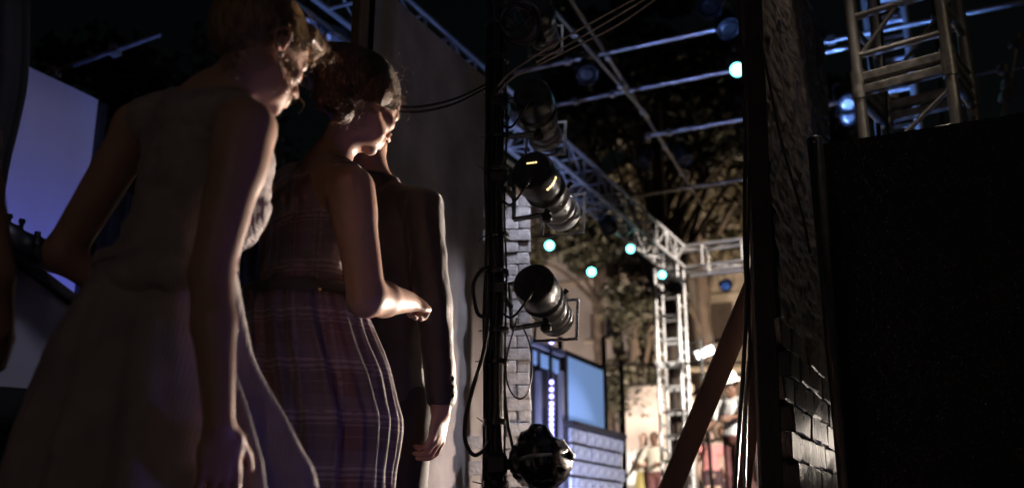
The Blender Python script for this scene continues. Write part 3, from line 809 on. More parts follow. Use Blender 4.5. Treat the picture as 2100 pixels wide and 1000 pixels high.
# ------------------------------------------------------------------ left side screens
A0 = P(140, 175, 6.2); A0.z = 0
zt = hit(140, 175, A0, V).z; s0 = (hit(-60, 300, A0, V) - A0).dot(U); s1 = (hit(195, 260, A0, V) - A0).dot(U)
root = empty('projection_screen', A0 + U * s0, 'tall pale screen washed in blue light at the far left', 'screen')
nu, nz = 40, 50; vs = []; fs = []
for j in range(nz + 1):
    for i in range(nu + 1):
        s = s0 + (s1 - s0) * i / nu; z = .3 + (zt - .3) * j / nz
        vs.append(A0 + U * s + V * .012 * mnoise.noise(Vector((s * 3, z * .6, 1))) + ZZ * z)
for j in range(nz):
    for i in range(nu):
        k = j * (nu + 1) + i; fs.append((k, k + 1, k + nu + 2, k + nu + 1))
obj_np('cloth', vs, fs, M['screen'], root)
MB().box(A0 + U * (s0 + s1) / 2 - V * .05 + ZZ * (zt / 2), (s1 - s0, .05, zt - .02), (U, V, ZZ)).build('frame', M['dark_timber'], root)
MB().box(A0 + U * (s1 + .03) - V * .02 + ZZ * (zt / 2 - .03), (.05, .12, zt), (U, V, ZZ)).build('edge_post', M['black'], root)
# grey flat with a sloping top rail, in front of the screen
C0 = P(150, 520, 4.9); C0.z = 0
q = lambda px, py: hit(px, py, C0, V)
low = [q(-90, 442), q(260, 702), q(260, 812), q(-90, 784)]
root = empty('sloping_flat', (low[2].x, low[2].y, 0), 'grey flat with a sloping dark top rail at lower left', 'flat')
MB().add(low + [p - V * .04 for p in low], [(0, 1, 2, 3), (7, 6, 5, 4), (0, 4, 5, 1), (1, 5, 6, 2), (2, 6, 7, 3), (3, 7, 4, 0)]).build('sheet', M['grey_ply'], root)
ax = (low[1] - low[0]).normalized(); MB().box((low[0] + low[1]) / 2 + V * .012, ((low[1] - low[0]).length, .06, .055), (ax, V, ax.cross(V)), .004).build('top_rail', M['dark_timber'], root)
bl = [low[3], low[2], Vector((low[2].x, low[2].y, 0)), Vector((low[3].x, low[3].y, 0))]
MB().add([p - V * .003 for p in bl] + [p - V * .04 for p in bl], [(3, 2, 1, 0), (4, 5, 6, 7), (0, 1, 5, 4), (1, 2, 6, 5), (3, 0, 4, 7)]).build('skirting', M['matblack'], root)
# dark drape at the far left edge
vs = []; fs = []
edge = [(62, -60), (62, 120), (55, 190), (40, 260), (22, 330), (12, 390), (4, 420)]
dp = empty('drape', P(-40, 800, 5.0), 'dark drape hanging at the top left edge', 'drape')
n1, n2 = 14, 26
for j in range(n1 + 1):
    t = j / n1 * (len(edge) - 1); k = min(int(t), len(edge) - 2); f = t - k
    ex = edge[k][0] + (edge[k + 1][0] - edge[k][0]) * f; ey = edge[k][1] + (edge[k + 1][1] - edge[k][1]) * f
    for i in range(n2 + 1):
        px = -220 + (ex + 220) * i / n2; vs.append(P(px, ey, 5.0 + .05 * math.sin(i * 1.1)))
for j in range(n1):
    for i in range(n2):
        k = j * (n2 + 1) + i; fs.append((k, k + 1, k + n2 + 2, k + n2 + 1))
o = obj_np('cloth', vs, fs, M['matblack'], dp); md = o.modifiers.new('thick', 'SOLIDIFY'); md.thickness = .01
# small lantern lying on the rail
b0, f0_ = P(-12, 478, 4.3), P(86, 522, 4.55)
d = (f0_ - b0).normalized()
root = empty('rail_lantern', b0.lerp(f0_, .5), 'dark lantern with knobs on the rail at the left edge', 'stage light')
MB().lathe(b0, d, [(0, .05), (.02, .075), (.1, .078), (.11, .07), (.2, .068), (.21, .075), (.24, .075), (.25, .06)], 22).build('housing', M['lamp_body'], root)
MB().lathe(b0 + d * .24, d, [(0, .058), (.06, .056), (.07, .064), (.12, .062), (.125, .05)], 22).build('lens_tube', M['alu_old'], root)
for k, (px, py) in enumerate(((18, 452), (44, 462), (76, 488))):
    c = P(px, py, 4.4); MB().cyl(c - ZZ * .03, c + ZZ * .012, .010, 8).lathe(c + ZZ * .012, ZZ, [(0, .016), (.018, .014)], 10).build('knob', M['black'], root)
MB().tube(spline([b0.lerp(f0_, .45) + Vector((0, -.09, .02)), b0.lerp(f0_, .45) + Vector((-.02, -.1, -.09)), b0.lerp(f0_, .2) + Vector((-.03, -.06, -.16))], 6), .008, 6).build('bracket', M['black'], root)
# dark masking curtain behind the watchers at left
vs = []; fs = []; n2 = 90
for j in range(2):
    for i in range(n2 + 1):
        t = i / n2; b_ = P(200, 500, 7.2).lerp(P(560, 500, 8.6), t)
        top = hit(250 + 200 * t, 150 + 40 * t, b_, U).z
        vs.append(Vector((b_.x, b_.y + .07 * math.sin(i * .9), (0.0, 3.1)[j])))
for i in range(n2): fs.append((i, i + 1, n2 + 2 + i, n2 + 1 + i))
o = obj_np('curtain', vs, fs, M['matblack']); md = o.modifiers.new('thick', 'SOLIDIFY'); md.thickness = .01
tag(o, 'tall black curtain behind the person in the grey dress', 'curtain')
# ------------------------------------------------------------------ set pieces along the left of the stage
G0 = P(1200, 800, 10.6); G0.z = 0
def gq(px0, px1, pt, pb_, off=0.0, pl=G0, n=V, ud=U):
    """along-plane span and heights of a rectangle seen at px0..px1 (heights read at px0)"""
    a = hit(px0, (pt + pb_) / 2, pl, n); b = hit(px1, (pt + pb_) / 2, pl, n)
    return (a - pl).dot(ud), (b - pl).dot(ud), hit(px0, pb_, pl, n).z, hit(px0, pt, pl, n).z
def gbox(mb, s0, s1, z0, z1, t, off=0.0, pl=G0, n=V, ud=U, bev=.004):
    return mb.box(pl + ud * (s0 + s1) / 2 + n * off + ZZ * (z0 + z1) / 2, (abs(s1 - s0), t, z1 - z0), (ud, n, ZZ), bev)
# tall lit screen
s0, s1, z0, z1 = gq(1160, 1236, 729, 872)
root = empty('lit_screen', G0 + U * s0, 'tall glowing pale blue screen left of the ladder tower', 'screen')
gbox(MB(), s0, s1, z0, z1, .02).build('screen_cloth', M['blue_panel'], root)
for (a, b, c, d) in ((s0 - .05, s0, z0 - .05, z1 + .05), (s1, s1 + .05, z0 - .05, z1 + .05)):
    gbox(MB(), a, b, c, d, .06).build('frame', M['dark_timber'], root)
for (c, d) in ((z0 - .05, z0), (z1, z1 + .05)): gbox(MB(), s0, s1, c, d, .06).build('frame', M['dark_timber'], root)
for s in (s0 - .02, s1 + .02): gbox(MB(), s - .03, s + .03, 0, z0 - .05, .05).build('leg', M['dark_timber'], root)
# white block wall below it, set a little forward
G1 = G0 + V * .35
bs0, bs1, bz0, bz1 = gq(1168, 1277, 874, 1010, pl=G1)
root = empty('block_wall', G1 + U * bs0, 'white block wall flat below the glowing screen', 'wall')
gbox(MB(), bs0 + .005, bs1 - .005, 0, bz1 - .005, .04, -.03, pl=G1).build('backing', M['dark_timber'], root)
bm = [brick_mesh('block', M['brick'], .186, .03, .119, 70 + k, .02) for k in range(4)]
random.seed(3); z = bz1 - .07; row = 0
while z > .05:
    s = bs0 + .105 - (row % 2) * .1
    while s < bs1 - .04:
        sc = 1.0
        if s < bs0 + .1: s_ = bs0 + .055; sc = .5
        else: s_ = s
        o = link('block', random.choice(bm), root)
        o.location = (G1 + U * s_ + ZZ * z) - ORG[root.name]; o.rotation_euler = (0, random.uniform(-.02, .02), math.pi / 2 - AZ)
        o.scale = (sc, random.uniform(.8, 1.2), random.uniform(.96, 1.03)); s += .212
    z -= .147; row += 1
MB().box(G1 + U * (bs0 + bs1) / 2 + ZZ * (bz1 + .03), (bs1 - bs0 + .04, .1, .05), (U, V, ZZ), .005).build('coping', M['dark_timber'], root)
# house front flat with small lit windows
G2 = G0 - U * .25
s0, s1, z0, z1 = gq(1086, 1152, 706, 1010, pl=G2)
root = empty('house_flat', G2 + U * s0, 'dark house front flat with three small lit windows', 'flat')
gbox(MB(), s0, s1, 0, z1, .04, -.03, pl=G2).build('wall', M['dark_timber'], root)
for (a, b) in ((1090, 1100), (1105, 1124), (1129, 1145)):
    w0, w1, q0, q1 = gq(a, b, 716 + (a - 1090) * .42, 744 + (a - 1090) * .42, pl=G2)
    w = gbox(MB(), w0, w1, q0, q1, .012, .0, pl=G2).build('window', M['blue_panel'], root)
    for (c, d, e, f) in ((w0 - .02, w0, q0 - .02, q1 + .02), (w1, w1 + .02, q0 - .02, q1 + .02)): gbox(MB(), c, d, e, f, .03, .005, pl=G2).build('window_frame', M['shutter'], w)
for px in (1101, 1127, 1148):
    w0, w1, q0, q1 = gq(px - 2.5, px + 2.5, 760, 1010, pl=G2); gbox(MB(), w0, w1, 0, q1, .05, .02, pl=G2).build('pilaster', M['plaster'], root)
gbox(MB(), s0, s1, z1, z1 + .06, .1, 0, pl=G2).build('cornice', M['plaster'], root)
# string of violet LEDs
lp = hit(1131, 850, G2 + V * .16, V); LY = lp.y; root = empty('led_strip', (lp.x, lp.y, 0), 'vertical string of small violet lights beside the glowing screen', 'lights')
bar(root, 'rod', (lp.x, lp.y + .02, 0), (lp.x, lp.y + .02, P(1131, 695, LY).z), .008, M['black'])
for py in (701, 783, 798, 812, 827, 848, 859, 870, 881, 891, 838):
    MB().lathe(P(1131, py, LY), (0, -1, 0), [(0, .021), (.008, .021), (.016, .008)], 12).build('led', M['led'], root)
# dark boom poles
for (px, pt, Y, lab) in ((1243, 690, 11.6, 'dark boom pole right of the glowing screen'), (1279, 735, 12.2, 'dark boom pole between the block wall and the embracing couple'), (1151, 690, 10.5, 'dark boom pole beside the string of violet lights')):
    b = P(px, 900, Y); r = empty('boom_pole', (b.x, b.y, 0), lab, 'pole'); bar(r, 'pipe', (b.x, b.y, 0), (b.x, b.y, P(px, pt, Y).z), .03, M['dark_timber'])
    MB().lathe((b.x, b.y, 0), ZZ, [(0, .22), (.03, .22), (.04, .04)], 16).build('base', M['black'], r)
# blue light for the block wall
par_can((3.0, 8.8, .6), G1 + U * (bs0 + .75) + ZZ * 1.0, 'blue lantern on the deck facing the block wall', M['blue_lens'], 290, (.72, .76, 1.0), 42, .9)
# light bar under the crossing truss and the flood on the railing
a = P(1415, 566, 14.4); r = empty('rig_pipe', a, 'pale pipe slung under the crossing truss', 'pipe'); bar(r, 'tube', a, a + V * 3, .025, M['alu_paint'])
for k in range(3): bar(r, 'hanger', a + V * (.3 + k), a + V * (.3 + k) + ZZ * .3, .008, M['alu_old'])
b = P(1488, 585, 14.8); par_can(b, b + Vector((-.3, -1, -.4)), 'small blue-glass lantern under the crossing truss', M['gel'], s=.9, hang=TZ - .1)
fc = P(1446, 722, 13.5); root = empty('flood_light', fc, 'bright white rectangular floodlight right of the ladder tower', 'stage light')
e = Vector((.93, -.1, .36)).normalized(); fd = Vector((-.1, -1, -.1)).normalized(); fu = e.cross(fd)
MB().box(fc + .05 * -fd, (.30, .10, .15), (e, fd, fu), .01).build('housing', M['lamp_body'], root)
for k in (-1, 1): MB().box(fc + e * .07 * k + fd * .004, (.12, .01, .12), (e, fd, fu), .003).build('lamp_face', M['flood'], root)
MB().tube([fc + e * .16, fc + e * .17 - fu * .18, fc - e * .17 - fu * .18, fc - e * .16], .01, 6).build('yoke', M['black'], root)
bar(root, 'pole', (fc.x, fc.y, .8), fc - fu * .18, .02, M['black'])
a = P(1235, 748, 15.2); b = P(1545, 742, 13.4)
r = empty('rig_pipe', a, 'dark rail crossing behind the ladder tower at half height', 'pipe'); bar(r, 'tube', a, b, .02, M['dark_timber'])
for t in (0.02, .5, .98):
    q = a.lerp(b, t); bar(r, 'upright', (q.x, q.y, .8), q, .02, M['dark_timber'])
# white table and spoked wheel among the players
q = P(1292, 940, 19.6); r = empty('white_table', (q.x, q.y, .8), 'white covered table left of the embracing couple', 'table')
zt = P(1292, 925, 19.6).z
MB().box((q.x, q.y, zt - .02), (.62, .5, .04), bev=.01).build('table_top', M['cloth_white'], r)
MB().box((q.x, q.y, zt - .34), (.58, .46, .60), bev=.02).build('cloth', M['cloth_white'], r)
for i in (-1, 1):
    for j in (-1, 1): bar(r, 'leg', (q.x + .25 * i, q.y + .2 * j, .8), (q.x + .25 * i, q.y + .2 * j, zt - .6), .02, M['dark_timber'])
wc = P(1452, 850, 18.0); r = empty('spoked_wheel', wc - ZZ * .5, 'dark spoked wheel behind the player in the pink top', 'wheel')
wa = Vector((.8, -.5, .2)).normalized(); _, wb_ = Vector((0, 0, 0)), wa.cross(Vector((.3, -1, 0)).normalized()).normalized()
MB().tube([wc + (wa * math.cos(t) + wb_ * math.sin(t)) * .46 for t in [i * math.pi / 16 for i in range(32)]], .03, 8, True).build('rim', M['dark_timber'], r)
for k in range(8):
    t = k * math.pi / 4; bar(r, 'spoke', wc, wc + (wa * math.cos(t) + wb_ * math.sin(t)) * .45, .018, M['dark_timber'])
bar(r, 'stand', wc, (wc.x, wc.y, .8), .03, M['dark_timber'])
b1, b2 = P(1405, 766, 17.0), P(1530, 756, 17.0)
o = MB().box((b1 + b2) / 2, ((b2 - b1).length, .3, .09), bev=.01).build('plank', M['timber']); tag(o, 'tan plank lying level behind the hatted figure', 'plank')
for t in (.1, .9):
    pass

# ------------------------------------------------------------------ houses behind the stage
H0 = P(1470, 650, 29.0); H0.z = 0
def house(pl, px0, px1, ptop, wins, label, wm, lit=(), depth=6, cornice=True, floors=()):
    a = hit(px0, 700, pl, U); b = hit(px1, 700, pl, U); s0 = (a - pl).dot(V); s1 = (b - pl).dot(V)
    z1 = hit((px0 + px1) / 2, ptop, pl, U).z
    root = empty('house', pl + V * (s0 + s1) / 2, label, 'building')
    ops = []
    for w in wins:
        x0, x1, pt, pb_ = w[:4]; c0 = hit(x0, (pt + pb_) / 2, pl, U); c1 = hit(x1, (pt + pb_) / 2, pl, U)
        ops.append(((c0 - pl).dot(V), (c1 - pl).dot(V), hit((x0 + x1) / 2, pb_, pl, U).z, hit((x0 + x1) / 2, pt, pl, U).z, w[4] if len(w) > 4 else 'glass'))
    # the wall is cut in columns and rows round its openings
    xs = sorted({s0, s1, *[o[0] for o in ops], *[o[1] for o in ops]}); zs = sorted({0.0, z1, *[o[2] for o in ops], *[o[3] for o in ops]})
    mb = MB()
    for i in range(len(xs) - 1):
        for j in range(len(zs) - 1):
            cx, cz = (xs[i] + xs[i + 1]) / 2, (zs[j] + zs[j + 1]) / 2
            if any(o[0] < cx < o[1] and o[2] < cz < o[3] for o in ops): continue
            q = [pl + V * s + ZZ * z for (s, z) in ((xs[i], zs[j]), (xs[i + 1], zs[j]), (xs[i + 1], zs[j + 1]), (xs[i], zs[j + 1]))]
            mb.add(q, [(0, 1, 2, 3)])
    for o in ops:   # reveals
        q = [pl + V * s + ZZ * z for (s, z) in ((o[0], o[2]), (o[1], o[2]), (o[1], o[3]), (o[0], o[3]))]; k = [p + U * .3 for p in q]
        mb.add(q + k, [(0, 1, 5, 4), (1, 2, 6, 5), (2, 3, 7, 6), (3, 0, 4, 7)])
    e = [pl + V * s + ZZ * z for (s, z) in ((s0, 0), (s1, 0), (s1, z1), (s0, z1))]; k = [p + U * depth for p in e]
    mb.add(e + k, [(1, 2, 6, 5), (2, 3, 7, 6), (3, 0, 4, 7), (4, 5, 6, 7)]); mb.build('wall', wm, root)
    for o in ops:
        w = MB().box(pl + V * (o[0] + o[1]) / 2 + U * .22 + ZZ * (o[2] + o[3]) / 2, (o[1] - o[0], .03, o[3] - o[2]), (V, U, ZZ)).build('window', M[o[4]], root)
        fr = MB(); cx, cz, ww, hh = (o[0] + o[1]) / 2, (o[2] + o[3]) / 2, o[1] - o[0], o[3] - o[2]
        for (dx, dz, sx_, sz_) in ((-ww / 2 + .05, 0, .1, hh - .2), (ww / 2 - .05, 0, .1, hh - .2), (0, hh / 2 - .05, ww, .1), (0, -hh / 2 + .05, ww, .1), (0, 0, .07, hh - .2)):
            fr.box(pl + V * (cx + dx) + U * .17 + ZZ * (cz + dz), (sx_, .06, sz_), (V, U, ZZ))
        fr.build('window_frame', M['shutter'], w)
        MB().box(pl + V * cx - U * .06 + ZZ * (o[2] - .08), (ww + .3, .22, .1), (V, U, ZZ), .02).build('sill', M['stone'], w)
    if cornice: MB().box(pl + V * (s0 + s1) / 2 + ZZ * (z1 + .15) + U * .2, (s1 - s0 + .6, 1.0, .3), (V, U, ZZ), .04).build('cornice', M['stone'], root)
    for py in floors:
        zf = hit((px0 + px1) / 2, py, pl, U).z; MB().box(pl + V * (s0 + s1) / 2 - U * .04 + ZZ * zf, (s1 - s0, .12, .16), (V, U, ZZ), .02).build('string_course', M['stone'], root)
    return root
house(H0, 1395, 2300, 330, [(1456, 1505, 618, 702, 'shutter'), (1407, 1428, 622, 728), (1535, 1580, 610, 700, 'shutter'), (1440, 1475, 440, 520), (1360 + 50, 1425, 440, 520), (1520, 1556, 430, 515)],
      'pale stone house behind the tower with a shuttered window', M['stone'], floors=(570,))
H1 = P(1250, 700, 27.0); H1.z = 0
house(H1, 900, 1392, 395, [(1211, 1262, 640, 694), (1085, 1111, 506, 552, 'warm_window'), (1212, 1229, 498, 522, 'warm_window'), (1300, 1345, 632, 668), (1308, 1340, 690, 725), (1270, 1300, 520, 560), (1340, 1385, 440, 500), (1130, 1165, 600, 655)],
      'grey plastered house behind the screens with two yellow lit windows', M['plaster'], floors=(585, 752))
q0 = hit(1278, 800, H1 - U * 2.0, U); q1 = hit(1420, 800, H1 - U * 2.0, U); zt = hit(1350, 790, H1 - U * 2.0, U).z
w = MB().box((q0 + q1) / 2 * 1.0 + ZZ * (zt / 2 - (q0.z + q1.z) / 2), ((q1 - q0).length, .3, zt), (V, U, ZZ), .03).build('garden_wall', M['plaster'])
tag(w, 'low pale wall lit behind the embracing couple', 'wall')
# lamp that lights this wall and house
stand_lamp((2.6, 20.3, 1.75), (2.6, 26, 2.6), 'warm floodlight on a stand behind the embracing couple', 140, (1.0, .82, .66), 100, .8)

stand_lamp((-.6, 19.0, 1.75), (1.6, 27, 4.5), 'warm floodlight added on a stand behind the screens', 3600, (1.0, .82, .70), 100, .8)  # hidden lamp added to brighten the grey house front
# ------------------------------------------------------------------ trees
def tree(base, h, crown, nclump, nleaf, label, m, seed, leaf=.13, lean=(0, 0), spread=1.0):
    rs = np.random.default_rng(seed); base = Vector(base)
    root = empty('tree', base, label, 'tree', 'trees behind the stage')
    top = base + Vector((lean[0], lean[1], h * .72)); tr = MB()
    tr.tube(spline([base, base.lerp(top, .35) + Vector((.15, .1, 0)), base.lerp(top, .7) + Vector((-.12, 0, 0)), top], 5), [.26 - .2 * i / 15 for i in range(16)], 9)
    cc = base + Vector((lean[0], lean[1], h * .72)); clumps = []
    for k in range(nclump):
        d = Vector(rs.normal(size=3)); d.normalize(); r = rs.random() ** .4
        c = cc + Vector((d.x * crown[0] * r, d.y * crown[1] * r, d.z * crown[2] * r)); clumps.append(c)
        if k % 3 == 0:
            s = base.lerp(top, rs.uniform(.45, .98)); mid = s.lerp(c, .5) + Vector((0, 0, .25))
            tr.tube(spline([s, mid, c], 4), [.075 - .06 * i / 8 for i in range(9)], 6)
    tr.build('trunk', M['bark'], root)
    cl = np.array([tuple(c) for c in clumps]); idx = rs.integers(0, len(cl), nleaf)
    rad_ = rs.uniform(.35, .8, len(cl)) * spread
    dirs = rs.normal(size=(nleaf, 3)); dirs /= np.linalg.norm(dirs, axis=1)[:, None]
    pos = cl[idx] + dirs * (rs.random(nleaf)[:, None] ** .5) * rad_[idx][:, None] * np.array([1, 1, .7])
    a = rs.normal(size=(nleaf, 3)); a /= np.linalg.norm(a, axis=1)[:, None]
    b = np.cross(a, rs.normal(size=(nleaf, 3))); b /= np.linalg.norm(b, axis=1)[:, None]
    sz = leaf * rs.uniform(.6, 1.3, nleaf)[:, None]
    v = np.stack([pos - a * sz, pos - b * sz * .5, pos + a * sz, pos + b * sz * .5], 1).reshape(-1, 3)
    f = np.arange(nleaf * 4).reshape(-1, 4)
    obj_np('crown', v, f, m, root, smooth=False)
    return root
def tb_(px, Y): q = P(px, 900, Y); return (q.x, q.y, 0)
tree(tb_(1465, 24.5), 13.0, (2.0, 1.8, 2.2), 60, 22000, 'warmly lit leafy tree above the crossing truss', M['leaf'], 1, .11)
tree(tb_(1620, 25.5), 13.5, (2.4, 1.8, 2.6), 60, 13000, 'lit tree partly hidden by the black post', M['leaf'], 2, .14)
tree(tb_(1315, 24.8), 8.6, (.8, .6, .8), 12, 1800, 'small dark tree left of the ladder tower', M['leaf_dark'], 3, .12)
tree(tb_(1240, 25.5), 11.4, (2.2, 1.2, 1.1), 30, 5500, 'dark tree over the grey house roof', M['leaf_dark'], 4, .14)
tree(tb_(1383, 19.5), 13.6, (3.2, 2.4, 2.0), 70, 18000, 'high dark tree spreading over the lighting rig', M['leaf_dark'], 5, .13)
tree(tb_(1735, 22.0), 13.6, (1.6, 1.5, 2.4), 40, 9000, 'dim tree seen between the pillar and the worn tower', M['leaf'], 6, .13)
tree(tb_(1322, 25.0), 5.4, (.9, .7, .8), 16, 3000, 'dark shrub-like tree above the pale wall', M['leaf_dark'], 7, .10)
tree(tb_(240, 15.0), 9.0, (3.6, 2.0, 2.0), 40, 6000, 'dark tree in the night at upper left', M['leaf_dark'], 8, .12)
# ------------------------------------------------------------------ people: smooth-blended distance fields meshed with surface nets
A3 = lambda v: np.array(tuple(v), dtype=np.float64)
class Sdf:
    def __init__(s, lo, hi, h):
        s.h = h; s.lo = A3(lo); s.n = np.ceil((A3(hi) - s.lo) / h).astype(int) + 1
        s.f = np.full(s.n, 1.0, dtype=np.float32)
    def sub(s, lo, hi):
        i0 = np.clip(np.floor((lo - s.lo) / s.h).astype(int), 0, s.n); i1 = np.clip(np.ceil((hi - s.lo) / s.h).astype(int) + 1, 0, s.n)
        sl = tuple(slice(a, b) for a, b in zip(i0, i1))
        ax = [(s.lo[k] + s.h * np.arange(i0[k], i1[k])).astype(np.float32) for k in range(3)]
        return sl, ax[0][:, None, None], ax[1][None, :, None], ax[2][None, None, :]
    def blend(s, sl, d, k, cut):
        a = s.f[sl]
        if a.size == 0: return
        if cut:
            d = -d; h = np.clip(.5 - .5 * (d - a) / k, 0, 1); s.f[sl] = d * (1 - h) + a * h + k * h * (1 - h)
        else:
            h = np.clip(.5 + .5 * (a - d) / k, 0, 1); s.f[sl] = a * (1 - h) + d * h - k * h * (1 - h)
    def cone(s, a, b, ra, rb=None, k=.02, cut=False):
        a = A3(a); b = A3(b); rb = ra if rb is None else rb
        m = max(ra, rb) + k + 3 * s.h
        sl, X, Y, Z = s.sub(np.minimum(a, b) - m, np.maximum(a, b) + m)
        ab = b - a; L2 = max(1e-9, ab @ ab)
        px, py, pz = X - a[0], Y - a[1], Z - a[2]
        t = np.clip((px * ab[0] + py * ab[1] + pz * ab[2]) / L2, 0, 1)
        d = np.sqrt((px - t * ab[0]) ** 2 + (py - t * ab[1]) ** 2 + (pz - t * ab[2]) ** 2) - (ra + (rb - ra) * t)
        s.blend(sl, d, k, cut)
    def ell(s, c, r, axes=None, k=.02, cut=False):
        c = A3(c); m = max(r) + k + 3 * s.h
        ax = [A3(x) for x in axes] if axes else [np.array(x, float) for x in ((1, 0, 0), (0, 1, 0), (0, 0, 1))]
        sl, X, Y, Z = s.sub(c - m, c + m)
        px, py, pz = X - c[0], Y - c[1], Z - c[2]
        q = [px * e[0] + py * e[1] + pz * e[2] for e in ax]
        k0 = np.sqrt(sum((q[i] / r[i]) ** 2 for i in range(3))); k1 = np.sqrt(sum((q[i] / r[i] ** 2) ** 2 for i in range(3))) + 1e-6
        s.blend(sl, k0 * (k0 - 1) / k1, k, cut)
    def below(s, z):      # cut away everything under a height
        s.f[:, :, :max(0, int((z - s.lo[2]) / s.h))] = 1
    def mesh(s, smooth=2):
        f = s.f; n = f.shape; neg = f < 0
        c = np.zeros([q - 1 for q in n], dtype=np.int8)
        offs = [(i, j, k) for i in (0, 1) for j in (0, 1) for k in (0, 1)]
        for (i, j, k) in offs: c += neg[i:n[0] - 1 + i, j:n[1] - 1 + j, k:n[2] - 1 + k]
        act = (c > 0) & (c < 8); ids = np.full(act.shape, -1, dtype=np.int64); I = np.argwhere(act); ids[act] = np.arange(len(I))
        pos = np.zeros((len(I), 3)); cnt = np.zeros(len(I))
        for a in range(3):
            for o in offs:
                if o[a]: continue
                o2 = list(o); o2[a] = 1
                f0 = f[I[:, 0] + o[0], I[:, 1] + o[1], I[:, 2] + o[2]]; f1 = f[I[:, 0] + o2[0], I[:, 1] + o2[1], I[:, 2] + o2[2]]
                m = (f0 < 0) != (f1 < 0); t = np.where(m, f0 / np.where(m, f0 - f1, 1), 0); t = np.clip(t, 0.02, .98)
                q = np.repeat(np.array(o, float)[None], len(I), 0); q[:, a] = t
                pos[m] += q[m]; cnt[m] += 1
        v = s.lo + (I + pos / cnt[:, None]) * s.h
        quads = []
        for a in range(3):
            b, cc = (a + 1) % 3, (a + 2) % 3
            sa = [slice(None)] * 3; sb = [slice(None)] * 3; sa[a] = slice(0, n[a] - 1); sb[a] = slice(1, n[a])
            n0 = neg[tuple(sa)]; E = np.argwhere(n0 != neg[tuple(sb)])
            E = E[(E[:, b] > 0) & (E[:, cc] > 0) & (E[:, b] < n[b] - 1) & (E[:, cc] < n[cc] - 1)]
            fl = n0[E[:, 0], E[:, 1], E[:, 2]]
            def g(db, dc):
                e = E.copy(); e[:, b] -= db; e[:, cc] -= dc; return ids[e[:, 0], e[:, 1], e[:, 2]]
            q = np.stack([g(1, 1), g(0, 1), g(0, 0), g(1, 0)], 1); q[~fl] = q[~fl][:, ::-1]; quads.append(q)
        Q = np.concatenate(quads); Q = Q[(Q >= 0).all(1)]
        for _ in range(smooth):
            acc = np.zeros_like(v); w = np.zeros(len(v))
            for e in range(4):
                i, j = Q[:, e], Q[:, (e + 1) % 4]
                for ax_ in range(3): acc[:, ax_] += np.bincount(i, v[j, ax_], len(v)) + np.bincount(j, v[i, ax_], len(v))
                w += np.bincount(i, minlength=len(v)) + np.bincount(j, minlength=len(v))
            v = .5 * v + .5 * acc / np.maximum(w, 1)[:, None]
        return v, Q
def frame(yaw, pitch=0.0, roll=0.0):
    """right, forward, up of a body facing yaw degrees clockwise from straight away"""
    y = rad(yaw); p = rad(pitch); f = Vector((math.sin(y), math.cos(y), 0)); r = Vector((math.cos(y), -math.sin(y), 0))
    fw = f * math.cos(p) - ZZ * math.sin(p); up = f * math.sin(p) + ZZ * math.cos(p)
    q = rad(roll); return (r * math.cos(q) + up * math.sin(q)), fw, (up * math.cos(q) - r * math.sin(q))
def vnormals(v, q):
    n = np.zeros_like(v); fn = np.cross(v[q[:, 2]] - v[q[:, 0]], v[q[:, 3]] - v[q[:, 1]])
    for e in range(4):
        for a in range(3): n[:, a] += np.bincount(q[:, e], fn[:, a], len(v))
    return n / (np.linalg.norm(n, axis=1)[:, None] + 1e-9)

def head(s, C, fr, sc=1.0, ears=True):
    r, f, u = fr; C = Vector(C)
    L = lambda x, y, z: C + (r * x + f * y + u * z) * sc
    E = lambda c, rr, k=.012, cut=False, axes=None: s.ell(L(*c), [q * sc for q in rr], axes or (r, f, u), k, cut)
    E((0, -.018, .034), (.073, .094, .086), .02)
    E((0, .028, -.028), (.058, .060, .085), .03)
    E((0, .040, .050), (.058, .052, .050), .03)
    E((0, .036, -.080), (.045, .048, .034), .025)
    E((0, .077, -.100), (.018, .016, .016), .018)
    for g in (-1, 1):
        E((g * .040, .060, -.024), (.024, .026, .022), .016)
        s.cone(L(g * .046, .050, -.075), L(g * .054, .005, -.055), .016 * sc, .018 * sc, .02)
    s.cone(L(-.036, .080, .020), L(0, .087, .018), .012 * sc, .011 * sc, .012); s.cone(L(.036, .080, .020), L(0, .087, .018), .012 * sc, .011 * sc, .012)
    for g in (-1, 1):
        E((g * .031, .109, -.003), (.017, .014, .011), .010, True); E((g * .031, .078, -.003), (.014, .014, .012), .003)
    s.cone(L(0, .090, .010), L(0, .113, -.028), .0065 * sc, .0098 * sc, .010)
    for g in (-1, 1): E((g * .0115, .100, -.033), (.0085, .010, .0075), .006)
    E((0, .088, -.060), (.026, .014, .024), .012)
    s.cone(L(-.019, .091, -.058), L(0, .100, -.055), .0055 * sc, .0075 * sc, .004); s.cone(L(.019, .091, -.058), L(0, .100, -.055), .0055 * sc, .0075 * sc, .004)
    s.cone(L(-.016, .090, -.068), L(0, .097, -.070), .0060 * sc, .0085 * sc, .004); s.cone(L(.016, .090, -.068), L(0, .097, -.070), .0060 * sc, .0085 * sc, .004)
    if ears:
        for g in (-1, 1):
            er = (r * g * .93 - f * .36).normalized(); ef = (f * .93 + r * g * .36).normalized()
            c0 = L(g * .074, -.010, -.006)
            pts = [c0 + (ef * y + u * z) * sc + er * .012 * sc for (y, z) in ((.012, .010), (.009, .026), (-.004, .034), (-.018, .026), (-.022, .008), (-.016, -.010), (-.004, -.024))]
            for i in range(6): s.cone(pts[i], pts[i + 1], .0042 * sc, .0042 * sc if i < 5 else .0065 * sc, .004)
            s.ell(c0 + er * .003, [.005 * sc, .016 * sc, .024 * sc], (er, ef, u), .006)

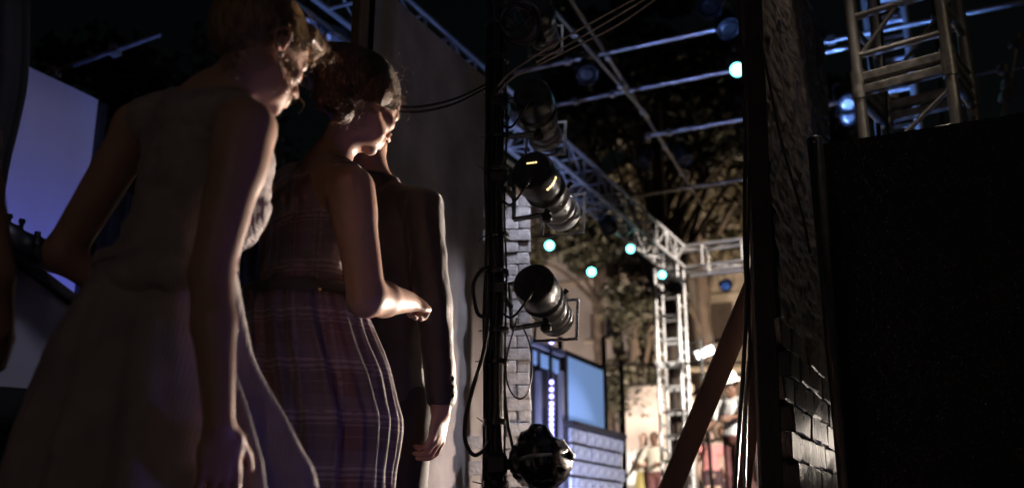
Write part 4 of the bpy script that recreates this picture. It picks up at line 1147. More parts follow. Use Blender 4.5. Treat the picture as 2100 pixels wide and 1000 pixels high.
def hand(s, W, d, n, th, size=1.0, curl=.4, spread=.0, thumb=.5):
    W = Vector(W); d = Vector(d).normalized(); n = Vector(n); n = (n - d * n.dot(d)).normalized(); th = Vector(th); th = (th - d * th.dot(d) - n * th.dot(n)).normalized()
    q = size
    s.ell(W + d * .048 * q, (.040 * q, .050 * q, .0155 * q), (th, d, n), .02)
    s.ell(W + d * .035 * q + th * .022 * q + n * .008 * q, (.018 * q, .032 * q, .015 * q), (th, d, n), .012)
    for i in range(4):
        Lf = (.074, .083, .077, .061)[i] * q; p = W + d * (.086, .090, .087, .080)[i] * q + th * (.029 - .0195 * i) * q
        dd = (d + th * spread * (1.5 - i)).normalized(); cu = curl if not isinstance(curl, (tuple, list)) else curl[i]
        nn = n; s.cone(p - dd * .03 * q, p, .0095 * q, .0092 * q, .006)
        for j, fr_ in enumerate((.46, .30, .24)):
            a = cu * rad((55, 70, 45)[j]); dd, nn = (dd * math.cos(a) + nn * math.sin(a)).normalized(), (nn * math.cos(a) - dd * math.sin(a)).normalized()
            e = p + dd * Lf * fr_; s.cone(p, e, (.0090, .0084, .0078)[j] * q, (.0084, .0078, .0066)[j] * q, .0025); p = e
    p = W + d * .022 * q + th * .030 * q; dd = (th * (.75 - .5 * thumb) + d * .8 + n * (.2 + .5 * thumb)).normalized()
    s.cone(W + d * .01 * q + th * .012 * q, p, .014 * q, .0125 * q, .01)
    for j, Lj in enumerate((.040, .030)):
        e = p + dd * Lj * q; s.cone(p, e, (.0115, .010)[j] * q, (.010, .0078)[j] * q, .004); p = e; dd = (dd + d * .3 - th * .35 * thumb + n * .1).normalized()

def loft(rings, nseg=160, rows=70, folds=(), amp=lambda t: 0.0, seed=1, e1=Vector((1, 0, 0)), e2=Vector((0, 1, 0)), uvscale=.16):
    """skirt-like loft through rings (centre, half width, half depth) with pleats; returns verts, quads, uv"""
    rs = random.Random(seed); C = spline([r[0] for r in rings], 8); AB = spline([Vector((r[1], r[2], 0)) for r in rings], 8)
    ph = np.linspace(0, 2 * math.pi, nseg, endpoint=False); V_ = []; UV = []
    F = np.zeros(nseg)
    for k, (num, w) in enumerate(folds): F += w * np.sin(num * ph + rs.uniform(0, 6.28) + .5 * np.sin(ph * 2 + k))
    F = np.sign(F) * np.abs(F) ** .8
    dist = 0
    for j, (c, ab) in enumerate(zip(C, AB)):
        t = j / (len(C) - 1)
        if j: dist += (c - C[j - 1]).length
        drift = .25 * math.sin(t * 3 + seed)
        Fj = np.interp((ph + drift * t) % (2 * math.pi), np.append(ph, 2 * math.pi), np.append(F, F[0]))
        g = 1 + amp(t) * Fj
        for i in range(nseg):
            p = c + e1 * (ab.x * g[i] * math.cos(ph[i])) + e2 * (ab.y * g[i] * math.sin(ph[i])); V_.append(tuple(p)); UV.append((ph[i] * uvscale, -dist))
    Q = []
    for j in range(len(C) - 1):
        for i in range(nseg):
            k = (i + 1) % nseg; Q.append((j * nseg + i, j * nseg + k, (j + 1) * nseg + k, (j + 1) * nseg + i))
    return np.array(V_), np.array(Q), np.array(UV)
def cyl_uv(v, c, rr=.16):
    return np.stack([np.arctan2(v[:, 1] - c[1], v[:, 0] - c[0]) * rr, v[:, 2] - c[2]], 1)

def strand_mesh(lines, r):
    """hair strands as three-sided tapering tubes"""
    Vv = []; Qq = []; b = 0
    for ln in lines:
        p = np.asarray(ln); m = len(p); t = np.gradient(p, axis=0); t /= np.linalg.norm(t, axis=1)[:, None] + 1e-9
        h = np.cross(t, np.array([.3, .5, .81])); h /= np.linalg.norm(h, axis=1)[:, None] + 1e-9; g = np.cross(t, h)
        w = r * (1 - .75 * np.linspace(0, 1, m) ** 2)[:, None]
        for k in range(3): Vv.append(p + w * (h * math.cos(2.094 * k) + g * math.sin(2.094 * k)))
        for k in range(3):
            a = b + k * m; c = b + ((k + 1) % 3) * m; i = np.arange(m - 1)
            Qq.append(np.stack([a + i, c + i, c + i + 1, a + i + 1], 1))
        b += 3 * m
    return np.concatenate(Vv), np.concatenate(Qq)
def combed(C, fr, radii, cen, starts, end, n, rs, lift=.004, wob=.12, pts=14, scl=1.0):
    """strands combed over an ellipsoid from the hairline to a knot"""
    r, f, u = [A3(x) for x in fr]; cen = A3(cen); rad_ = np.array(radii); out = []
    e = np.array(end, float); e /= np.linalg.norm(e)
    for _ in range(n):
        s0 = np.array(starts(rs), float); s0 /= np.linalg.norm(s0); e_ = e + rs.normal(0, .10, 3); e_ /= np.linalg.norm(e_)
        k = rs.normal(0, wob, 3); off = 1 + rs.uniform(-.01, .05); ln = []
        frac = rs.uniform(.55, 1.0)
        for t in np.linspace(0, frac, pts):
            d = s0 * (1 - t) + e_ * t + k * math.sin(t * math.pi) ; d /= np.linalg.norm(d)
            q = 1 / math.sqrt((d[0] / rad_[0]) ** 2 + (d[1] / rad_[1]) ** 2 + (d[2] / rad_[2]) ** 2) * off + lift * math.sin(math.pi * t)
            l = cen + d * q; ln.append(A3(C) + (r * l[0] + f * l[1] + u * l[2]) * scl)
        out.append(np.array(ln))
    return out
def curls(C, fr, cen, spread, n, rs, L=(.03, .09), rad_=(.006, .016), pts=16, pull=(0, 0, 0)):
    r, f, u = [A3(x) for x in fr]; out = []
    for _ in range(n):
        p = np.array(cen) + rs.normal(0, 1, 3) * np.array(spread); d = rs.normal(0, 1, 3) + np.array(pull); d /= np.linalg.norm(d)
        a = np.cross(d, rs.normal(0, 1, 3)); a /= np.linalg.norm(a); b = np.cross(d, a); Ln = rs.uniform(*L); rr = rs.uniform(*rad_); w = rs.uniform(3, 8)
        ln = []
        for t in np.linspace(0, 1, pts):
            l = p + d * Ln * t + (a * math.cos(w * t) + b * math.sin(w * t)) * rr
            ln.append(A3(C) + r * l[0] + f * l[1] + u * l[2])
        out.append(np.array(ln))
    return out
def wrinkle(v, q, amp, sc, seed=0.0):
    n = vnormals(v, q); d = np.array([mnoise.noise(Vector((x * sc[0] + seed, y * sc[1], z * sc[2]))) for x, y, z in v])
    return v + n * (d * amp)[:, None]
def bounds(pts, m):
    a = np.array([tuple(p) for p in pts]); return a.min(0) - m, a.max(0) + m

P_0 = P
def P(px, py, Y): return P_0(px, py, Y * KD)
KD = .975
# ================================================================== person in the grey dress (nearest)
b1 = P(340, 900, 2.0); base1 = (b1.x, b1.y, 0)
person1 = empty('person', base1, 'nearest person in a sleeveless grey dress, seen from behind, one arm hanging', 'person')
F1 = frame(50); H1f = frame(37, 20); HC1 = P(540, 110, 2.0)
sh_r, el_r, wr_r = P(505, 266, 1.90), P(433, 560, 1.86), P(450, 872, 1.775)
sh_l, el_l, wr_l = P(285, 262, 2.13), P(128, 520, 2.20), P(215, 590, 2.24)
lo, hi = bounds([HC1 + Vector((0, 0, .16)), sh_l, el_l, wr_r - ZZ * .2, P(600, 400, 2.2), P(620, 180, 2.1), (base1[0] - .2, base1[1] - .15, .0), (base1[0] + .2, base1[1] + .2, 0)], .06)
s = Sdf(lo, hi, .0043)
head(s, HC1, H1f, .98)
nk = P(437, 212, 2.03)
s.cone(nk, HC1 - H1f[2] * .06 - H1f[1] * .02, .056, .050, .03)
s.cone(nk + ZZ * .015, sh_r, .050, .056, .03); s.cone(nk + ZZ * .01, sh_l, .05, .055, .03)
s.ell(P(400, 290, 2.03), (.15, .08, .08), F1, .04)
s.cone(P(392, 320, 2.02), P(345, 600, 2.0), .085, .08, .04)
s.cone(sh_r, el_r, .058, .0415, .02); s.ell(sh_r.lerp(el_r, .2) + F1[0] * .005, (.05, .055, .09), F1, .02)
s.cone(el_r, el_r.lerp(wr_r, .35), .0405, .040, .015); s.cone(el_r.lerp(wr_r, .35), wr_r, .040, .0255, .015)
hand(s, wr_r, Vector((.06, .10, -1)), -F1[0] + F1[1] * .2, F1[1], .98, (.35, .42, .5, .6), .06, .4)
s.cone(sh_l, el_l, .052, .041, .02); s.cone(el_l, wr_l, .041, .027, .02)
hand(s, wr_l, wr_l - el_l, -ZZ + F1[0] * .3, F1[1], .95, .6)
for g in (-1, 1):
    hp = P(340, 690, 2.03) + F1[0] * .06 * g; kn = Vector((hp.x, hp.y, .48)); an = Vector((hp.x, hp.y, .085))
    s.cone(hp, kn, .055, .05, .03); s.cone(kn, an, .048, .034, .02); s.cone(an - ZZ * .03, an + F1[1] * .15 - ZZ * .055, .034, .024, .02)
v, q = s.mesh(); obj_np('body', v, q, M['skin'], person1)
# dress
s = Sdf(*bounds([P(200, 200, 2.2), P(620, 200, 2.2), P(150, 640, 1.9), P(560, 660, 2.15), P(400, 400, 1.8)], .05), .006)
C1 = P(396, 385, 2.04)
s.ell(C1, (.150, .108, .175), F1, .03); s.ell(P(394, 280, 2.03), (.158, .090, .095), F1, .04)
for q_ in (sh_r, sh_l): s.cone(nk.lerp(q_, .42), nk.lerp(q_, .80), .060, .0615, .02)
for g in (-1, 1): s.ell(C1 + F1[1] * .082 + F1[0] * .055 * g - ZZ * .040, (.068, .062, .085), F1, .05)
s.ell(P(506, 340, 2.10), (.055, .060, .11), F1, .05)
s.ell(P(352, 510, 2.02), (.128, .103, .10), F1, .05); s.ell(P(335, 590, 2.01), (.146, .125, .08), F1, .05)
v, q = s.mesh(3); v = wrinkle(v, q, .006, (14, 14, 24), 3.0); v = wrinkle(v, q, .004, (40, 40, 50), 8.0)
def ringpx(rows, Y, dep):
    out = []
    for (py, x0, x1) in rows:
        a = P(x0, py, Y); b = P(x1, py, Y); out.append(((a + b) / 2, (b.x - a.x) / 2, (b.x - a.x) / 2 * dep))
    return out
rg = ringpx([(538, 205, 480), (575, 195, 489), (610, 172, 494), (660, 146, 498), (720, 112, 506), (790, 84, 530), (850, 68, 556), (910, 52, 583), (1000, 38, 620)], 2.02, .82)
c_ = rg[-1][0]
rg += [(Vector((c_.x + .01, c_.y, .38)), rg[-1][1] * 1.12, rg[-1][2] * 1.1), (Vector((c_.x + .01, c_.y, .16)), rg[-1][1] * 1.2, rg[-1][2] * 1.2)]
v2, q2, _ = loft(rg, 200, folds=((5, .5), (8, .45), (13, .35), (21, .15)), amp=lambda t: .008 + .125 * min(1, max(0, t * 1.5 - .2)), seed=4)
v2 = wrinkle(v2, q2, .008, (12, 12, 7), 1.0)
dress = obj_np('dress', np.concatenate([v, v2]), np.concatenate([q, q2 + len(v)]), M['dress1'], person1)
wv, wq, _ = loft(ringpx([(532, 200, 483), (545, 197, 486), (556, 197, 488)], 2.02, .84), 120); obj_np('waist_seam', wv, wq, M['dress1'], dress)
# hair and ear ring
rs = np.random.default_rng(2)
L1 = lambda x, y, z: HC1 + (H1f[0] * x + H1f[1] * y + H1f[2] * z)
s = Sdf(HC1 - Vector((.25,) * 3), HC1 + Vector((.25,) * 3), .006)
s.ell(L1(0, -.030, .050), (.082, .100, .088), H1f, .02); s.ell(L1(0, -.070, .010), (.070, .070, .075), H1f, .03)
s.ell(L1(0, -.085, .085), (.066, .06, .055), H1f, .03)
s.ell(L1(.01, .085, .092), (.046, .036, .026), H1f, .015); s.ell(L1(-.02, .07, .11), (.04, .034, .026), H1f, .015); s.ell(L1(.045, .055, .088), (.026, .036, .026), H1f, .012)
s.ell(L1(0, .105, -.03), (.075, .05, .085), H1f, .01, True)
v, q = s.mesh(3); v = wrinkle(v, q, .004, (60, 60, 25), 2.0)
hair = obj_np('hair', v, q, M['hair1'], person1)
ln = combed(HC1, H1f, (.084, .108, .093), (0, -.028, .048), lambda r_: (r_.uniform(.2, 1.0) * (1 if r_.random() < .85 else -1), r_.uniform(.05, 1.0), r_.uniform(-.2, .8)), (0, -.8, .6), 900, rs, .002, .06)
ln += curls(HC1, H1f, (.012, .098, .092), (.022, .016, .012), 90, rs, (.02, .05), (.008, .014), pull=(.2, -.3, .3))
ln += curls(HC1, H1f, (.055, .055, .055), (.012, .02, .025), 60, rs, (.03, .06), (.002, .005), pull=(0, -1.5, .4))
ln += curls(HC1, H1f, (.062, .038, -.02), (.006, .012, .01), 26, rs, (.06, .12), (.004, .012), pull=(0, .1, -3))
ln += curls(HC1, H1f, (.02, -.085, -.09), (.03, .02, .02), 30, rs, (.02, .06), (.004, .012), pull=(0, -.5, -1))
sv, sq = strand_mesh(ln, .0009); tag(obj_np('hair_strands', sv, sq, M['hair1'], hair), kind='stuff')
ep = L1(.088, -.012, -.040); MB().lathe(ep - ZZ * .012, ZZ, [(0, .001), (.002, .005), (.007, .0065), (.012, .005), (.014, .001)], 12).build('ear_ring', M['pearl'], person1)

# ================================================================== person in the plaid dress
KD = 1.055
b2 = P(650, 900, 2.44); person2 = empty('person', (b2.x, b2.y, 0), 'person in a plaid sleeveless dress with a low hair knot, forearm raised', 'person')
F2 = frame(55); H2f = frame(38, 25); HC2 = P(749, 216, 2.42)
sh_r, el_r, wr_r = P(719, 388, 2.29), P(752, 610, 2.26), P(836, 618, 2.47)
sh_l = P(575, 392, 2.55); el_l = P(560, 620, 2.60); wr_l = P(690, 640, 2.82)
lo, hi = bounds([HC2 + Vector((0, 0, .16)), sh_l, el_r, P(890, 620, 2.62), P(820, 280, 2.5), wr_l, (b2.x - .15, b2.y - .15, 0), (b2.x + .2, b2.y + .3, 0)], .055)
s = Sdf(lo, hi, .0043); head(s, HC2, H2f, 1.01)
nk = P(668, 348, 2.43)
s.cone(nk, HC2 - H2f[2] * .055 - H2f[1] * .02, .055, .049, .03)
s.cone(nk + ZZ * .01, sh_r, .050, .057, .03); s.cone(nk, sh_l, .05, .055, .03)
s.ell(P(645, 405, 2.42), (.155, .085, .085), F2, .04); s.ell(P(672, 420, 2.36), (.07, .05, .07), F2, .04)
s.cone(P(645, 430, 2.42), P(640, 640, 2.45), .085, .07, .04)
s.cone(sh_r, el_r, .0575, .046, .02); s.ell(sh_r.lerp(el_r, .22), (.052, .056, .085), F2, .02); s.ell(el_r + Vector((.0, -.004, -.003)), (.043, .045, .042), F2, .012)
fa = wr_r - el_r
s.cone(el_r, el_r.lerp(wr_r, .4), .046, .044, .015); s.cone(el_r.lerp(wr_r, .4), wr_r, .044, .029, .015)
hand(s, wr_r, fa.normalized() + Vector((.1, .1, 0)), -F2[0] * .6 - ZZ * .55, ZZ * .8 - F2[0] * .5, .98, (1.1, 1.15, 1.2, 1.25), 0, .8)
s.cone(sh_l, el_l, .055, .043, .02); s.cone(el_l, wr_l, .042, .028, .02); hand(s, wr_l, wr_l - el_l, ZZ, F2[0], .95, .7)
for g in (-1, 1):
    hp = P(645, 720, 2.47) + F2[0] * .06 * g; kn = Vector((hp.x, hp.y, .48)); an = Vector((hp.x, hp.y, .085))
    s.cone(hp, kn, .055, .05, .03); s.cone(kn, an, .048, .034, .02); s.cone(an - ZZ * .03, an + F2[1] * .15 - ZZ * .055, .034, .024, .02)
v, q = s.mesh(); obj_np('body', v, q, M['skin'], person2)
s = Sdf(*bounds([P(500, 380, 2.6), P(800, 380, 2.6), P(500, 660, 2.3), P(790, 660, 2.6)], .05), .006)
C2 = P(642, 500, 2.43)
s.ell(C2 + ZZ * .01, (.156, .112, .145), F2, .03)
for g in (-1, 1): s.ell(C2 + F2[1] * .085 + F2[0] * .06 * g - ZZ * .01, (.066, .058, .066), F2, .03)
s.ell(P(628, 585, 2.43), (.138, .118, .075), F2, .05)
s.ell(P(636, 415, 2.43), (.158, .096, .10), F2, .04)
for q_ in (sh_r, sh_l): s.cone(nk.lerp(q_, .46), nk.lerp(q_, .70), .0585, .0605, .02)
v, q = s.mesh(3); v = wrinkle(v, q, .008, (22, 22, 12), 3.0); v = wrinkle(v, q, .003, (50, 50, 40), 8.0)
rg = ringpx([(600, 502, 742), (630, 490, 750), (665, 482, 762), (710, 478, 776), (770, 474, 795), (830, 470, 807), (870, 470, 813), (930, 468, 807), (1000, 466, 799)], 2.44, .86)
c_ = rg[-1][0]; rg += [(Vector((c_.x, c_.y, .4)), rg[-1][1] * .99, rg[-1][2] * .99), (Vector((c_.x, c_.y, .22)), rg[-1][1] * 1.02, rg[-1][2] * 1.02)]
v2, q2, uv2 = loft(rg, 260, folds=((9, .5), (14, .45), (23, .5), (37, .25)), amp=lambda t: .014 + .075 * min(1, t * 2.2), seed=9)
v2 = wrinkle(v2, q2, .008, (12, 12, 6), 5.0)
dress = obj_np('dress', np.concatenate([v, v2]), np.concatenate([q, q2 + len(v)]), M['plaid'], person2, uv=np.concatenate([cyl_uv(v, A3(C2)), uv2]))
wv, wq, _ = loft(ringpx([(592, 505, 742), (600, 499, 748), (612, 499, 750), (620, 502, 750)], 2.44, .9), 120); belt = obj_np('belt', wv, wq, M['wool'], dress)
MB().box(P(656, 593, 2.235), (.008, .006, .006), bev=.001).build('buckle_stud', M['gold'], dress)
rs = np.random.default_rng(5)
L2 = lambda x, y, z: HC2 + (H2f[0] * x + H2f[1] * y + H2f[2] * z)
s = Sdf(HC2 - Vector((.27,) * 3), HC2 + Vector((.27,) * 3), .006)
s.ell(L2(0, -.032, .045), (.084, .108, .092), H2f, .02); s.ell(L2(-.01, -.105, .018), (.082, .096, .090), H2f, .04)
s.ell(L2(.0, -.10, -.075), (.06, .048, .045), H2f, .025); s.ell(L2(.035, -.075, -.112), (.036, .036, .034), H2f, .02)
for g in (-1, 1): s.ell(L2(.080 * g, -.020, .008), (.022, .040, .048), H2f, .02)
s.ell(L2(0, .112, -.035), (.08, .05, .09), H2f, .01, True)
v, q = s.mesh(3); v = wrinkle(v, q, .004, (60, 60, 25), 2.0)
hair = obj_np('hair', v, q, M['hair2'], person2)
ln = combed(HC2, H2f, (.086, .116, .096), (0, -.032, .044), lambda r_: (r_.uniform(.1, 1.0) * (1 if r_.random() < .85 else -1), r_.uniform(.1, 1.0), r_.uniform(-.1, .9)), (.2, -.9, -.65), 1100, rs, .002, .06)
ln += curls(HC2, H2f, (.045, -.092, -.108), (.020, .022, .018), 60, rs, (.02, .06), (.008, .018), pull=(.6, .2, 0))
ln += curls(HC2, H2f, (.06, -.05, -.085), (.008, .014, .012), 10, rs, (.03, .06), (.003, .008), pull=(.6, .8, .9))
ln += curls(HC2, H2f, (.02, .060, .066), (.03, .008, .005), 34, rs, (.01, .020), (.0008, .002), pull=(.1, .9, 1.4))
ln += curls(HC2, H2f, (.03, .0, .130), (.035, .03, .003), 60, rs, (.010, .022), (.001, .002), pull=(0, 1.0, 1.6))
ln += curls(HC2, H2f, (.062, .062, .035), (.01, .016, .02), 60, rs, (.02, .045), (.0008, .002), pull=(0, -1.6, .3))
sv, sq = strand_mesh(ln, .0009); tag(obj_np('hair_strands', sv, sq, M['hair2'], hair), kind='stuff')

# ================================================================== person in the dark suit
KD = 1.035
b3 = P(800, 900, 2.95); person3 = empty('person', (b3.x, b3.y, 0), 'person in a dark suit jacket standing behind the plaid dress', 'person')
F3 = frame(25); H3f = frame(-6, 4); HC3 = P(748, 262, 2.95)
wr = P(904, 838, 2.82)
lo, hi = bounds([HC3 + ZZ * .16, HC3 - Vector((.15, .15, 0)), wr + Vector((.03, 0, -.2)), wr + Vector((-.1, .1, 0)), HC3 + Vector((.16, .16, 0))], .05)
s = Sdf(lo, hi, .0045); head(s, HC3, H3f, 1.02)
s.cone(P(768, 395, 2.97), HC3 - ZZ * .05, .062, .058, .03)
s.cone(P(768, 400, 2.97), P(790, 700, 2.95), .08, .08, .03); s.cone(P(790, 440, 2.95), P(866, 440, 2.85), .045, .045, .03)
s.cone(P(866, 440, 2.85), P(888, 620, 2.83), .042, .036, .02); s.cone(P(888, 620, 2.83), wr, .036, .031, .02)
hand(s, wr, Vector((-.12, .10, -1)), -F3[0], F3[1], 1.08, (.4, .5, .55, .6), .05, .35)
v, q = s.mesh(); obj_np('body', v, q, M['skin'], person3)
s = Sdf(*bounds([P(640, 330, 3.1), P(950, 330, 3.1), P(640, 860, 2.7), P(960, 860, 2.75)], .05), .006)
zh = P(800, 834, 2.95).z
s.ell(P(776, 500, 2.96), (.178, .118, .20), F3, .03); s.ell(P(803, 570, 2.95), (.165, .115, .20), F3, .04); s.ell(P(782, 680, 2.96), (.165, .122, .25), F3, .05)
s.cone(P(785, 760, 2.96) - F3[0] * .05, P(785, 880, 2.96) - F3[0] * .05, .125, .13, .04); s.cone(P(785, 760, 2.96) + F3[0] * .045, P(790, 880, 2.96) + F3[0] * .045, .112, .118, .04)
s.cone(P(770, 395, 2.97), P(868, 424, 2.86), .052, .056, .03); s.cone(P(770, 395, 2.97), P(680, 420, 3.06), .052, .056, .03)
for k in range(9):
    a0, a1 = rad(-60 + k * 33), rad(-27 + k * 33); nc = P(768, 384, 2.97)
    pt = lambda a: nc + F3[0] * .062 * math.cos(a) - F3[1] * .062 * math.sin(a) + ZZ * .012 * math.sin(a)
    s.cone(pt(a0) , pt(a1), .018, .018, .03)
s.below(zh)
s.ell(P(868, 416, 2.87), (.060, .06, .034), F3, .03)
J0, J1, J2 = P(867, 434, 2.85), P(888, 620, 2.82), P(905, 812, 2.82)
s.cone(J0, J1, .062, .055, .02); s.cone(J1, J2, .055, .0455, .02)
K0 = P(685, 440, 3.06); s.cone(K0, K0 + Vector((-.02, .02, -.3)), .06, .055, .02); s.cone(K0 + Vector((-.02, .02, -.3)), K0 + Vector((-.01, .06, -.56)), .055, .046, .02)
s.ell(J2 - ZZ * .075, (.06, .06, .05), None, .006, True)
v, q = s.mesh(2); v = wrinkle(v, q, .006, (14, 14, 9), 3.0); v = wrinkle(v, q, .003, (34, 34, 22), 9.0)
jk = obj_np('jacket', v, q, M['wool'], person3)
for k in range(3):
    c = P(925.5 - k * .5, 776 + k * 17, 2.79); MB().lathe(c, Vector((.75, -.6, 0)), [(0, .0075), (.004, .0085), (.006, .006)], 12).build('button', M['button'], jk)
s = Sdf(*bounds([P(690, 780, 3.15), P(900, 780, 3.15), (b3.x - .15, b3.y - .15, 0), (b3.x + .2, b3.y + .3, 0)], .05), .009)
for g, px in ((-1, 765), (1, 826)):
    hp = P(px, 850, 2.93); s.cone(P(795, 800, 2.95), hp, .12, .1, .04); s.cone(hp, (hp.x, hp.y, .5), .088, .07, .03); s.cone((hp.x, hp.y, .5), (hp.x, hp.y + .01, .09), .07, .058, .02)
s.below(.06); v, q = s.mesh(2); v = wrinkle(v, q, .008, (14, 14, 10), 4.0); obj_np('trousers', v, q, M['trouser'], person3)
for px in (765, 826):
    hp = P(px, 850, 2.93); s = Sdf(*bounds([(hp.x - .06, hp.y - .12, 0), (hp.x + .14, hp.y + .28, .12)], .04), .008)
    s.ell((hp.x, hp.y, .05), (.045, .06, .045), F3, .02); s.ell(Vector((hp.x, hp.y, .035)) + F3[1] * .12, (.045, .11, .034), F3, .03); v, q = s.mesh(2); obj_np('shoe', v, q, M['leather'], person3)
s = Sdf(HC3 - Vector((.2,) * 3), HC3 + Vector((.2,) * 3), .007)
s.ell(HC3 + H3f[1] * -.022 + H3f[2] * .042, (.078, .099, .088), H3f, .02); s.ell(HC3 - H3f[1] * .05 - H3f[2] * .02, (.06, .05, .05), H3f, .02)
s.ell(HC3 + H3f[1] * .12 - H3f[2] * .03, (.1, .06, .1), H3f, .01, True)
v, q = s.mesh(2); v = wrinkle(v, q, .004, (90, 90, 60), 1); obj_np('hair', v, q, M['hair3'], person3)

KD = 1.0
# ================================================================== person at the left edge (only the forearm and hand show)
b4 = P(-150, 900, 2.0); person4 = empty('person', (b4.x, b4.y, 0), 'person outside the left edge, only a bare forearm and hand showing', 'person')
F4 = frame(60); HC4 = P(-120, 60, 2.0)
el, wr = P(-14, 560, 1.93), P(3, 672, 1.98); sh = P(-60, 280, 1.9)
lo, hi = bounds([HC4 + ZZ * .16, P(-330, 300, 2.1), wr + Vector((.06, .08, -.15)), (b4.x - .15, b4.y - .1, 0), (b4.x + .2, b4.y + .25, 0)], .08)
s = Sdf(lo, hi, .006); head(s, HC4, F4, 1.0)
s.cone(P(-140, 220, 2.02), HC4 - ZZ * .05, .055, .05, .03); s.cone(P(-140, 230, 2.02), sh, .05, .055, .03); s.cone(P(-140, 230, 2.02), P(-250, 290, 2.14), .05, .055, .03)
s.ell(P(-145, 380, 2.02), (.14, .09, .2), F4, .05); s.cone(P(-145, 400, 2.02), P(-150, 640, 2.02), .11, .12, .05)
s.cone(sh, el, .05, .04, .02); s.cone(el, wr, .039, .024, .02); hand(s, wr, Vector((-.25, .3, -1)), Vector((-1, .3, 0)), F4[1], .95, .9)
s.cone(P(-250, 290, 2.14), P(-270, 560, 2.14), .05, .04, .02); s.cone(P(-270, 560, 2.14), P(-200, 640, 2.1), .04, .026, .02); hand(s, P(-200, 640, 2.1), Vector((1, .5, -.2)), -ZZ, F4[1], .95, .6)
for g in (-1, 1):
    hp = P(-150, 640, 2.02) + F4[0] * .08 * g; s.cone(hp, (hp.x, hp.y, .5), .08, .055, .03); s.cone((hp.x, hp.y, .5), (hp.x, hp.y, .09), .05, .036, .02); s.cone((hp.x, hp.y, .055), Vector((hp.x, hp.y, .035)) + F4[1] * .15, .035, .026, .02)
v, q = s.mesh(); obj_np('body', v, q, M['skin'], person4)
rg = ringpx([(330, -245, -45), (420, -240, -50), (540, -225, -70), (640, -240, -60), (760, -250, -50), (900, -260, -40)], 2.03, .85); c_ = rg[-1][0]
rg += [(Vector((c_.x, c_.y, .4)), rg[-1][1] * 1.05, rg[-1][2])]
v2, q2, _ = loft(rg, 90, folds=((6, .5), (11, .4)), amp=lambda t: .06 * t, seed=2); obj_np('dress', v2, q2, M['wool'], person4)
s = Sdf(HC4 - Vector((.2,) * 3), HC4 + Vector((.2,) * 3), .008); s.ell(HC4 - F4[1] * .03 + ZZ * .04, (.083, .1, .092), F4, .02); s.ell(HC4 + F4[1] * .11 - ZZ * .03, (.09, .06, .1), F4, .01, True)
v, q = s.mesh(2); obj_np('hair', v, q, M['hair2'], person4)

